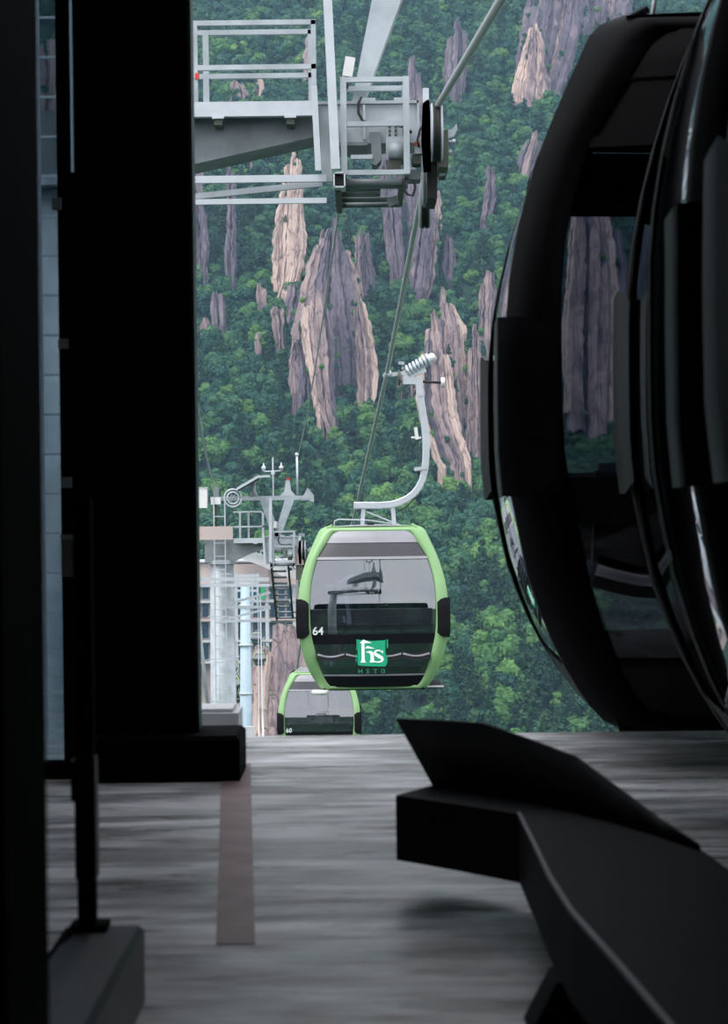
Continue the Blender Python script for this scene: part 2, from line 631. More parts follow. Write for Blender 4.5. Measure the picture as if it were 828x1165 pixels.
MB().box(px_(84.5), px_(108), 0.20, 0.24, P(90, 1000, PY).z, P(90, 862, PY).z).build('sleeve', 'station_metal', bp_)
MB().box(px_(80), px_(84.6), 0.205, 0.235, P(90, 912, PY).z, P(90, 866, PY).z).build('catch', 'station_metal', bp_)
MB().box(px_(78), px_(120), 0.19, 0.245, bz, bz + 0.01).build('foot_plate', 'station_black', bp_)
MB().bar((bx0 + .01, 0.18, bz + 0.004), (bx0 - .02, -0.25, bz - 0.05), 0.012).build('brace', 'station_black', bp_)

# faded stripe painted on the floor
s0, s1 = PZ(268, 869, 0), PZ(268, 1075, 0)
xl0, xr0 = PZ(252, 869, 0).x, PZ(285, 869, 0).x
xl1, xr1 = PZ(246, 1075, 0).x, PZ(290, 1075, 0).x
st = MB().hull8([(xl0, s0.y, 0.0), (xr0, s0.y, 0.0), (xr1, s1.y, 0.0), (xl1, s1.y, 0.0)],
                [(xl0, s0.y, 0.002), (xr0, s0.y, 0.002), (xr1, s1.y, 0.002), (xl1, s1.y, 0.002)]).build('floor_stripe', 'stripe_paint')
tag(rebase(st), 'faded reddish brown stripe painted on the wet concrete floor', 'floor marking')

# black guide rail with flared fin
gz = 0.20
GF = [(450, 905), (520, 915), (590, 926), (606, 958), (625, 998), (650, 1038), (700, 1094), (760, 1165), (860, 1290)]
GB = [(492, 893), (560, 903), (640, 920), (700, 935), (745, 950), (775, 958), (800, 968), (850, 1005), (960, 1080)]
front = [PZ(a, b_, gz) for a, b_ in GF]
back = [PZ(a, b_, gz) for a, b_ in GB]
gr = empty('guide_rail', (0.32, 3.3, 0))
tag(gr, 'black steel cabin guide rail with flared fin on the platform floor', 'guide rail')
GO = Vector(gr.location)
L = lambda p, dz=0.0: Vector(p) - GO + Vector((0, 0, dz))
m = MB()
n = len(front)
th = 0.125
ft, bt = [L(p) for p in front], [L(p) for p in back]
fb, bb = [L(p, -th) for p in front], [L(p, -th) for p in back]
m.add(ft + bt + fb + bb, [(i, i + 1, n + i + 1, n + i) for i in range(n - 1)] + [(2 * n + i, 3 * n + i, 3 * n + i + 1, 2 * n + i + 1) for i in range(n - 1)] +
      [(i, 2 * n + i, 2 * n + i + 1, i + 1) for i in range(n - 1)] + [(n + i, n + i + 1, 3 * n + i + 1, 3 * n + i) for i in range(n - 1)] +
      [(0, n, 3 * n, 2 * n), (n - 1, 3 * n - 1, 4 * n - 1, 2 * n - 1)])
m.build('beam', 'rail_metal', gr)
m = MB()
m.sweep([p + Vector((0, 0, 0.001)) for p in ft[2:]], [(-0.003, -0.003), (0.003, -0.003), (0.003, 0.003), (-0.003, 0.003)], (0, 0, 1))
m.build('edge_highlight', 'edge_highlight', gr)  # lighter strip that paints a highlight along the beam's edge
FBP = [(492, 894), (524, 899), (560, 905), (600, 913), (640, 922), (700, 937), (748, 952), (797, 969)]
FB = [(a_, c_, PZ(a_, c_, gz).y) for a_, c_ in FBP]
FT = [(a_, c_, d_ + f[2]) for (a_, c_, d_), f in zip([(450, 818, .09), (500, 820, .08), (548, 823, .06), (600, 841, .05), (655, 862, .04), (705, 899, .03), (752, 934, .02), (795, 962, .01)], FB)]
m = MB()
tp = [L(P(*p)) for p in FT]
bs = [L(P(*p)) for p in FB]
off = Vector((0.004, 0.02, 0))
q = len(tp)
m.add(tp + bs + [p + off for p in tp] + [p + off for p in bs],
      [(i, i + 1, q + i + 1, q + i) for i in range(q - 1)] + [(2 * q + i, 3 * q + i, 3 * q + i + 1, 2 * q + i + 1) for i in range(q - 1)] +
      [(i, 2 * q + i, 2 * q + i + 1, i + 1) for i in range(q - 1)] + [(q + i, q + i + 1, 3 * q + i + 1, 3 * q + i) for i in range(q - 1)] +
      [(0, q, 3 * q, 2 * q), (q - 1, 3 * q - 1, 4 * q - 1, 2 * q - 1)])
m.build('fin', 'rail_metal', gr, smooth=True)
for lx, ly in ((PZ(612, 1010, gz).x + .01, PZ(612, 1010, gz).y), (0.36, 1.95)):
    lx, ly = lx - GO.x, ly - GO.y
    MB().hull8([(lx - .03, ly - .06, 0), (lx + .08, ly - .06, 0), (lx + .08, ly + .05, 0), (lx - .03, ly + .05, 0)],
               [(lx + .01, ly - .06, gz - th), (lx + .08, ly - .06, gz - th), (lx + .08, ly + .05, gz - th), (lx + .01, ly + .05, gz - th)]).build('leg', 'rail_metal', gr)

# ================================================================== CABINS
CM = 27.3 / FPX
W_OUT = [(598.5, 52), (600.5, 58), (604, 61.5), (616, 67), (627, 72), (640, 77), (653, 81), (667, 84), (681, 85.4), (700, 85.7), (715, 85.6), (725, 84.8), (745, 81), (760, 76), (772, 70), (780, 65), (785, 60.5), (787, 55)]
W_IN = [(604.8, 42), (608, 46.5), (618, 52.5), (634, 63.0), (655, 69.3), (668, 71.2), (680, 72), (700, 72.2), (720, 71.3), (745, 66), (758, 62.3), (770, 58), (778, 53.5), (782, 50)]
HD = [(0, .76), (.4, .90), (.8, .955), (1.12, .955), (1.3, .92), (1.7, .80), (2.0, .69), (2.144, .62)]
zc = lambda py: (787 - py) * CM
w_out = lambda z: lerp_tab([(p, h) for p, h in W_OUT], 787 - z / CM) * CM
w_in = lambda z: lerp_tab([(p, h) for p, h in W_IN], 787 - z / CM) * CM
hd = lambda z: lerp_tab(HD, z)
BOW = 0.10


def fsurf(x, z, off=0.0, s=-1):
    """point on the end face (s=-1 front, +1 rear), pushed outwards by off"""
    wv = max(w_out(z), 0.3)
    return Vector((x, s * (hd(z) - BOW * (x / wv) ** 2 + off), z))


def make_cabin():
    root = empty('gondola_cabin')
    for s, tagname in ((-1, 'front'), (1, 'rear')):
        # green ring
        zo = [zc(p) for p, _ in W_OUT]
        NN = 26
        outer, inner = [], []
        zt0, zb0 = zc(598.5), zc(787)
        zt1, zb1 = zc(604.8), zc(782)
        for sx in (-1, 1):
            seq = range(NN + 1) if sx == -1 else range(NN, -1, -1)
            for i in seq:
                t = i / NN
                t = 0.5 - 0.5 * math.cos(math.pi * t)
                z = zt0 + (zb0 - zt0) * t
                outer.append((sx * w_out(z), z))
                z = zt1 + (zb1 - zt1) * t
                inner.append((sx * w_in(z), z))
        rings = []
        rings.append([fsurf(x, z, -0.05, s) for x, z in inner])
        rings.append([fsurf(x, z, 0.0, s) for x, z in inner])
        rings.append([fsurf(x * .985, z, 0.022, s) for x, z in [((a[0] * .45 + c[0] * .55), (a[1] * .45 + c[1] * .55)) for a, c in zip(inner, outer)]])
        rings.append([fsurf(x, z, -0.01, s) for x, z in outer])
        rings.append([Vector((p.x * 1.0, s * (abs(p.y) - 0.11), p.z)) for p in rings[3]])
        m = MB()
        k = len(outer)
        vs = [p for r in rings for p in r]
        fs = []
        for r in range(len(rings) - 1):
            for i in range(k):
                j = (i + 1) % k
                fs.append((r * k + i, r * k + j, (r + 1) * k + j, (r + 1) * k + i))
        m.add(vs, fs)
        m.build('frame_ring', 'green_paint', root, smooth=True)

        def panel(name, py0, py1, mat, off=-0.02, parent=root, x0=-1.0, x1=1.0, thick=0.012, nu=12, nzz=8):
            rows, rows2 = [], []
            for i in range(nzz + 1):
                z = zc(py0 + (py1 - py0) * i / nzz)
                ww = w_in(z) + 0.015
                xs = [ww * (x0 + (x1 - x0) * j / nu) for j in range(nu + 1)]
                rows.append([fsurf(x, z, off, s) for x in xs])
                rows2.append([fsurf(x, z, off - thick, s) for x in xs])
            mm = MB()
            mm.grid(rows)
            if thick:
                mm.grid(rows2)
            return mm.build(name, mat, parent, smooth=True)
        panel('header_panel', 604.3, 617.6, 'grey_panel', -0.006)
        panel('smoke_panel', 618, 633.6, 'smoke_panel', -0.014)
        panel('header_strip', 633.6, 636.6, 'grey_panel', -0.004, nzz=2)
        panel('window', 636.6, 721.5, 'cabin_glass', -0.02, thick=0, nzz=16)
        panel('divider', 721.5, 733, 'black_plastic', -0.018, nzz=3)
        panel('lower_window', 733, 768, 'cabin_glass', -0.02, thick=0)
        panel('lower_strip', 768, 770, 'grey_panel', -0.012, nzz=2)
        panel('kick_panel', 770, 783, 'black_plastic', -0.012)
        # corner bumpers
        for sx in (-1, 1):
            rows = []
            for i in range(9):
                t = i / 8
                row = []
                for jx, (u, zi) in enumerate([(0.855, 0.06), (0.90, 0.02), (0.96, 0.0), (1.0, 0.0)]):
                    za, zb = zc(726) + zi, zc(681) - zi
                    z = za + (zb - za) * t
                    p = fsurf(sx * u * w_out(z), z, 0.036, s)
                    if u == 1.0:
                        p.x += sx * 0.028
                    row.append(p)
                for back_, zi in ((0.06, 0.0), (0.2, 0.0), (0.26, 0.03)):
                    za, zb = zc(726) + zi, zc(681) - zi
                    z = za + (zb - za) * t
                    row.append(Vector((sx * (w_out(z) + (0.03 if back_ < .25 else 0.008)), s * (hd(z) - BOW - back_), z)))
                rows.append(row)
            MB().grid(rows).build('bumper', 'black_plastic', root, smooth=True)
        # bench: four backrests and cushions behind each window
        for q in range(4):
            xa = -0.74 + q * 0.37
            yb = s * 0.74
            bk = empty
            m = MB()
            m.hull8([(xa + .012, yb, zc(746)), (xa + .358, yb, zc(746)), (xa + .358, yb - s * .07, zc(746)), (xa + .012, yb - s * .07, zc(746))],
                    [(xa + .022, yb + s * .03, zc(719.5)), (xa + .348, yb + s * .03, zc(719.5)), (xa + .348, yb - s * .03, zc(719.5)), (xa + .022, yb - s * .03, zc(719.5))])
            o = m.build('backrest', 'seat_black', root)
            MB().bar((xa + .03, yb + s * .035, zc(719)), (xa + .34, yb + s * .035, zc(719)), 0.028, 0.03).build('rim', 'seat_rim', o)
            path = []
            for i in range(7):
                t = i / 6
                path.append((xa + .01 + .35 * t, s * 0.70, zc(744.5) - 0.035 * math.sin(math.pi * t)))
            mm = MB()
            mm.sweep(path, [(-0.05, -0.2), (0.02, -0.2), (0.02, 0.2), (-0.05, 0.2)])
            o2 = mm.build('cushion', 'seat_black', root)
            mm = MB()
            mm.tube([(a, s * 0.9 if s < 0 else 0.9, c_) for a, _, c_ in path], 0.016, 6)
            mm.build('rim', 'seat_rim', o2, smooth=True)
    # sides: two sliding glass doors per side, in thin dark frames
    zs0, zs1 = 0.16, 1.78

    def side_grid(sx, y0f, y1f, z0, z1, off, nzz=14):
        rows = []
        for i in range(nzz + 1):
            z = z0 + (z1 - z0) * i / nzz
            yl = hd(z) - BOW - 0.10
            rows.append([Vector((sx * (w_out(z) + off + 0.012 * (1 - (y0f + (y1f - y0f) * j / 6) ** 2)), yl * (y0f + (y1f - y0f) * j / 6), z)) for j in range(7)])
        return rows
    for sx in (-1, 1):
        for y0f, y1f in ((-0.97, -0.015), (0.015, 0.97)):
            d = empty('door')
            d.parent = root
            MB().grid(side_grid(sx, y0f, y1f, zs0, zs1, -0.012)).build('pane', 'side_glass', d, smooth=True)
            m = MB()
            for ya, yb in ((y0f, y0f + 0.035 * (1 if y1f > y0f else -1)), (y1f - 0.035, y1f)):
                m.grid(side_grid(sx, ya, yb, zs0, zs1, -0.004))
            m.grid(side_grid(sx, y0f, y1f, zs0, zs0 + 0.03, -0.004, 2))
            m.grid(side_grid(sx, y0f, y1f, zs1 - 0.03, zs1, -0.004, 2))
            m.build('door_frame', 'dark_frame', d)
        MB().grid(side_grid(sx, -1.02, 1.02, zs1, zc(599), -0.006, 8)).build('upper_side', 'dark_frame', root)
        MB().grid(side_grid(sx, -1.02, 1.02, zc(786.5), zs0, -0.006, 5)).build('sill_side', 'dark_frame', root)
    # roof and floor pan
    zt = zc(598.5)
    m = MB()
    rows = []
    for i in range(9):
        y = -(hd(zt) - .06) + 2 * (hd(zt) - .06) * i / 8
        rows.append([Vector((x * w_out(zt) / 4 * 1.0, y, zt - 0.012 + 0.03 * (1 - (x / 4) ** 2) * (1 - (y / .7) ** 2))) for x in range(-4, 5)])
    m.grid(rows)
    m.build('roof', 'grey_panel', root, smooth=True)
    m = MB()
    wb = w_out(0.02)
    m.hull8([(-wb + .03, -.68, .0), (wb - .03, -.68, .0), (wb - .03, .68, .0), (-wb + .03, .68, .0)],
            [(-wb + .01, -.70, .09), (wb - .01, -.70, .09), (wb - .01, .70, .09), (-wb + .01, .70, .09)])
    m.build('floor_pan', 'dark_frame', root)
    m = MB()
    m.box(0.70, 0.90, -0.55, 0.55, 0.0, 0.032)
    m.build('side_step', 'black_plastic', root)
    MB().box(0.66, 0.915, -0.57, -0.545, 0.015, 0.04).build('step_edge', 'white_plastic', root)
    m = MB()
    m.lathe((-0.70, -0.70, -0.05), (0, 0, 1), [(0, 0.08), (0.006, 0.11), (0.04, 0.12), (0.06, 0.10)], 24)
    m.build('guide_disc', 'white_plastic', root, smooth=True)
    # roof fittings
    MB().box(-0.06, 0.03, -0.3, -0.2, zt, zt + 0.035).build('roof_knob', 'black_plastic', root)
    m = MB()
    m.tube([(-0.5, -.42, zt - .01), (-0.49, -.42, zt + .07), (-0.44, -.42, zt + .09), (-0.05, -.42, zt + .075), (0.30, -.42, zt + .02)], 0.008, 6)
    m.build('roof_rail', 'light_steel', root, smooth=True)
    for sx in (-1, 1):
        m = MB()
        m.tube([(sx * .52, -.50, zt + .02), (sx * .57, -.50, zt - .005), (sx * .64, -.50, zt - .12)], 0.012, 6)
        m.build('lift_eye', 'green_paint', root, smooth=True)
    # hanger
    O = P(425.5, 787, 27.3) + Vector((0, 0.955, 0))
    H = lambda px, py: P(px, py, 28.25) - O
    arm = [H(*p) for p in ((402.3, 575), (418, 575), (432, 575), (444.8, 574), (454.3, 571.5), (463, 567.5), (470.4, 562), (476.5, 554.5), (480.5, 546), (483.3, 534), (484.5, 520), (484.6, 505), (483.6, 490), (481.6, 474), (479.4, 460), (477.6, 448), (476.6, 438), (476, 429))]
    a, bq = 0.047, 0.055
    ch = 0.012
    sec = [(-a + ch, -bq), (a - ch, -bq), (a, -bq + ch), (a, bq - ch), (a - ch, bq), (-a + ch, bq), (-a, bq - ch), (-a, -bq + ch)]
    hg = MB().sweep(arm, sec).build('hanger_arm', 'light_steel', root)
    for pa, pb in (((413.5, 577), (412, 599)), ((446.7, 577), (448.6, 599))):
        MB().bar(H(*pa), H(*pb), 0.055, 0.07).build('strut', 'light_steel', root)
    MB().bar(H(416.5, 582), H(459, 599), 0.02, 0.03).build('brace', 'light_steel', root)
    MB().bar(H(471, 534), H(485.5, 532), 0.045, 0.13).build('clamp', 'light_steel', hg)
    MB().bar(H(478, 447), H(478, 451), 0.07, 0.125).build('clamp', 'light_steel', hg)
    m = MB()
    m.bar(H(472.6, 486), H(474.5, 500), 0.045, 0.06)
    m.bar(H(467.5, 497.5), H(479, 498), 0.025, 0.06)
    m.build('damper_bracket', 'white_plastic', hg)
    MB().bar(H(466.5, 497.5), H(468.7, 497.5), 0.04, 0.05).build('damper_tip', 'black_plastic', hg)
    m = MB()
    m.tube([H(*p) for p in ((475.4, 500), (475.6, 520), (476, 540), (476.4, 555), (472, 566), (462, 577), (450, 583), (436, 588), (420, 590), (398, 592))], 0.007, 6)
    m.build('cable', 'cable_black', hg, smooth=True)
    # grip
    g = MB()
    g.bar(H(458, 433), H(480, 433), 0.10, 0.10)
    g.bar(H(459, 429), H(484, 420), 0.08, 0.08)
    grip = g.build('grip', 'light_steel', root)
    m = MB()
    m.bar(H(444, 426.5), H(462, 424), 0.05, 0.06)
    m.lathe(H(440.5, 426), (0.2, -0.95, 0.2), [(-0.09, 0.035), (-0.08, 0.045), (0.08, 0.045), (0.09, 0.035)], 14)
    m.build('jaw', 'light_steel', grip, smooth=False)
    m = MB()
    m.lathe(H(452.3, 430), (1, 0, 0), [(0, 0.05), (0.004, 0.10), (0.02, 0.105), (0.034, 0.10), (0.04, 0.05)], 22)
    m.build('guide_wheel', 'olive_steel', grip, smooth=True)
    p0, p1 = H(461, 424), H(488, 408.5)
    ax = (p1 - p0)
    u = ax.normalized().cross(Vector((0, 1, 0))).normalized()
    v2 = u.cross(ax.normalized())
    turns, npts = 7, 126
    path = []
    for i in range(npts + 1):
        t = i / npts
        th_ = 2 * math.pi * turns * t
        path.append(p0 + ax * t + (u * math.cos(th_) + v2 * math.sin(th_)) * 0.068)
    m = MB()
    m.tube(path, 0.020, 6, tuple(ax.normalized()))
    m.build('spring', 'spring_steel', grip, smooth=True)
    MB().tube([p0, p1], 0.04, 10).build('spring_core', 'galvanised', grip, smooth=True)
    m = MB()
    m.lathe(p1, tuple(ax), [(0.0, 0.05), (0.02, 0.06), (0.07, 0.055), (0.09, 0.035)], 12)
    m.build('end_nut', 'white_plastic', grip, smooth=True)
    MB().tube([H(481, 434.3), H(502, 435.2)], 0.018, 8).build('axle', 'cable_black', grip, smooth=True)
    m = MB()
    m.lathe(H(501.5, 435), (1, 0, 0), [(0, 0.05), (0.006, 0.066), (0.048, 0.066), (0.055, 0.05)], 20)
    m.build('roller', 'white_plastic', grip, smooth=True)
    m = MB()
    m.bar(H(455.5, 414), H(455, 424), 0.016)
    m.build('pin', 'cable_black', grip)
    m = MB()
    m.bar(H(453, 413), H(460, 413.3), 0.04, 0.05)
    m.build('pin_cap', 'galvanised', grip)
    # logo on the front lower window
    zlc = zc(741.5)
    lg = empty('logo_plate')
    lg.parent = root
    lg.location = (-0.003 * 0 + (424.3 - 425.5) * CM, -(hd(zlc) + 0.018), zlc)
    lg.rotation_euler = (math.radians(-7), 0, 0)
    LS = CM / 13.8
    q2 = lambda x, y, d=0.0: Vector(((x - 405) * LS, d, (370 - y) * LS))

    def poly(pts, d, t):
        return MB().prism([q2(x, y, d) for x, y in pts], (0, t, 0))
    poly([(170, 158), (182, 148), (420, 142), (600, 150), (612, 165), (606, 330), (612, 470), (622, 575), (600, 605), (420, 600), (190, 585), (168, 560), (172, 330)], 0, 0.008).build('plate', 'logo_green', lg)
    m = MB()
    for pts in ([(232, 236), (280, 236), (280, 500), (302, 540), (212, 540), (232, 500)], [(203, 236), (262, 177), (402, 236)], [(285, 318), (325, 277), (448, 323)],
                [(290, 386), (330, 362), (380, 357), (415, 382), (426, 420), (426, 505), (440, 540), (356, 540), (372, 505), (372, 420), (360, 397), (330, 384)],
                [(548, 362), (572, 354), (567, 404), (553, 395)]):
        m.prism([q2(x, y, -0.001) for x, y in pts], (0, -0.003, 0))
    S = [(560, 388, 12), (545, 366, 16), (510, 352, 20), (470, 352, 26), (441, 376, 36), (450, 410, 48), (495, 440, 54), (545, 468, 54), (562, 497, 44), (545, 522, 30), (505, 534, 22), (455, 532, 18), (432, 520, 14)]
    lft, rgt = [], []
    for i, (x, y, wd) in enumerate(S):
        a_, c_ = S[max(i - 1, 0)], S[min(i + 1, len(S) - 1)]
        d = Vector((c_[0] - a_[0], c_[1] - a_[1])).normalized()
        nrm = Vector((-d.y, d.x)) * wd / 2
        lft.append((x + nrm.x, y + nrm.y))
        rgt.append((x - nrm.x, y - nrm.y))
    for i in range(len(S) - 1):
        m.prism([q2(*lft[i], -0.001), q2(*lft[i + 1], -0.001), q2(*rgt[i + 1], -0.001), q2(*rgt[i], -0.001)], (0, -0.003, 0))
    m.build('letters', 'logo_white', lg)
    m = MB()
    for pts in ([(148, 112), (388, 108), (385, 128), (172, 136)], [(148, 112), (172, 136), (164, 340), (150, 345), (156, 240)], [(140, 400), (152, 400), (154, 520), (142, 525)],
                [(470, 110), (648, 118), (625, 140), (478, 128)], [(648, 118), (652, 300), (628, 330), (625, 140)], [(618, 400), (640, 440), (634, 560), (622, 560)]):
        m.prism([q2(x, y, 0.0) for x, y in pts], (0, 0.006, 0))
    m.build('border_strokes', 'logo_green', lg)
    # the four small letters under the plate: H S T D
    small = (((178, 640, 194, 708), (226, 640, 242, 708), (194, 666, 226, 682)),
             ((302, 640, 350, 654), (302, 640, 318, 678), (302, 666, 350, 680), (334, 668, 350, 706), (302, 694, 350, 708)),
             ((416, 640, 476, 655), (438, 640, 454, 708)),
             ((534, 640, 550, 708), (534, 640, 582, 654), (534, 694, 582, 708), (578, 646, 598, 702)))
    for rects in small:
        m = MB()
        for r_ in rects:
            m.prism([q2(*p) for p in ((r_[0], r_[1]), (r_[2], r_[1]), (r_[2], r_[3]), (r_[0], r_[3]))], (0, .006, 0))
        m.build('letter', 'logo_dark_green', lg)
    return root


def text_part(s, size, parent, loc, mat, name):
    c = bpy.data.curves.new(name, 'FONT')
    c.body = s
    c.size = size
    c.extrude = 0.003
    c.offset = 0.0012
    c.align_x = 'CENTER'
    t = bpy.data.objects.new(name, c)
    col.objects.link(t)
    dg = bpy.context.evaluated_depsgraph_get()
    me = bpy.data.meshes.new_from_object(t.evaluated_get(dg))
    bpy.data.objects.remove(t)
    me.materials.clear()
    me.materials.append(MATS[mat])
    o = bpy.data.objects.new(name, me)
    col.objects.link(o)
    o.parent = parent
    o.location = loc
    o.rotation_euler = (math.pi / 2, 0, 0)
    return o


cab = make_cabin()
cab.location = P(425.5, 787, 27.3) + Vector((0, 0.955, 0))
tag(cab, 'green and grey gondola cabin numbered 64 with white hs logo below the steel hanger', 'gondola')
GRP = 'gondola cabins of the cableway'
zn = zc(722.5)
cab['group'] = GRP

# second cabin, lower down the line
c2 = copy_tree(cab)
D2 = 27.3 * 170 / 93.0
c2.location = P(363.5, 869, D2) + Vector((0, 0.955, 0))
tag(c2, 'pale green gondola cabin partly hidden below and behind cabin 64', 'gondola', GRP)
# three empty cabins close by, the station's shade painted on them in black
NEAR = [((1.41, 6.86, 0.095), -1.5, 'cabin darkened by painted shade, seen end-on at the platform edge beside the mountain view'),
        ((1.615, 4.62, 0.095), -3.0, 'cabin darkened by painted shade, between the platform-edge cabin and the one at the frame edge'),
        ((1.49, 2.42, 0.095), -3.6, 'cabin darkened by painted shade, cut off by the picture edge above the guide rail')]
shaded_meshes = {}
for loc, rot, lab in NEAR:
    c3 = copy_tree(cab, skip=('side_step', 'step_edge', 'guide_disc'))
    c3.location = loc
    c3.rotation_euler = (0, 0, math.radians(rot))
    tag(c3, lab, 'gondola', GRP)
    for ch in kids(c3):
        mt_ = {'frame_ring': 'painted_shade', 'lift_eye': 'painted_shade', 'header_panel': 'painted_shade', 'header_strip': 'painted_shade', 'smoke_panel': 'painted_shade', 'window': 'shaded_glass', 'lower_window': 'shaded_glass', 'lower_strip': 'painted_shade'}.get(ch.name.split('.')[0])
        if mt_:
            if ch.data.name not in shaded_meshes:
                shaded_meshes[ch.data.name] = ch.data.copy()
                shaded_meshes[ch.data.name].materials[0] = MATS[mt_]
            ch.data = shaded_meshes[ch.data.name]
# far cabins in the valley
FAR = [(295.2, 757, 330, 'tiny far gondola hanging clear beside the tan outcrop'), (264.5, 789, 250, 'small far gondola between the tower mast and the blue pole, lower one'),
       (263.5, 768, 300, 'small far gondola between the tower mast and the blue pole, upper one'), (292, 733, 380, 'tiniest far gondola just below the lower station')]
for px, py, D, lab in FAR:
    c4 = copy_tree(cab, skip=('logo_plate', 'backrest', 'cushion', 'step_edge', 'pin', 'pin_cap', 'cable', 'brace', 'lift_eye'))
    c4.location = P(px, py, D)
    tag(c4, lab, 'gondola', GRP)
text_part('64', 0.145, cab, ((362.4 - 425.5) * CM, fsurf(-0.73, zn, 0.03).y, zn + .01), 'logo_white', 'number')
text_part('60', 0.145, c2, ((362.4 - 425.5) * CM, fsurf(-0.73, zn, 0.03).y, zn + .01), 'logo_white', 'number')

# ================================================================== ROPES
RP = [P(570, 0, 12.0) + (P(570, 0, 12.0) - P(497.5, 121, 17.8)) * 0.7, P(570, 0, 12.0), P(497.5, 121, 17.8), P(489, 172, 19.0), P(480, 219, 20.3), P(440, 425.5, 28.3), P(400.5, 597, 43.5), P(352, 668, 55.0), P(338, 760, 75)]
m = MB()
m.tube([p for p in RP], 0.029, 10, (1, 0, 0))
tag(rebase(m.build('haul_rope', 'rope_steel', smooth=True)), 'thick grey steel haul rope running over the sheave and gripped by cabin 64', 'rope')


def cable(pts, r, label, name='signal_cable', mat='rope_steel', sag=0.0):
    a, b_ = Vector(pts[0]), Vector(pts[-1])
    pa = [a.lerp(b_, i / 10) - Vector((0, 0, sag * 4 * (i / 10) * (1 - i / 10))) for i in range(11)]
    tag(rebase(MB().tube(pa, r, 6, (1, 0, 0)).build(name, mat, smooth=True)), label, 'cable')


cable([P(386, 236, 19.5), P(339, 516, 54)], 0.011, 'thin cable strung from the near tower down to the far tower mast', sag=0.25)
cable([P(214, 395, 26), P(244, 552, 54)], 0.022, 'thin cable running from behind the dark column to the far tower', sag=0.3)
cable([P(296, 676, 425), P(299.5, 842, 170)], 0.09, 'thin rope hanging steeply in the valley beside the blue pole', 'haul_rope', 'light_steel', 2)
cable([P(293.5, 676, 425), P(294.5, 842, 170)], 0.06, 'thinner companion rope just left of the steep valley rope', 'haul_rope', 'light_steel', 2)


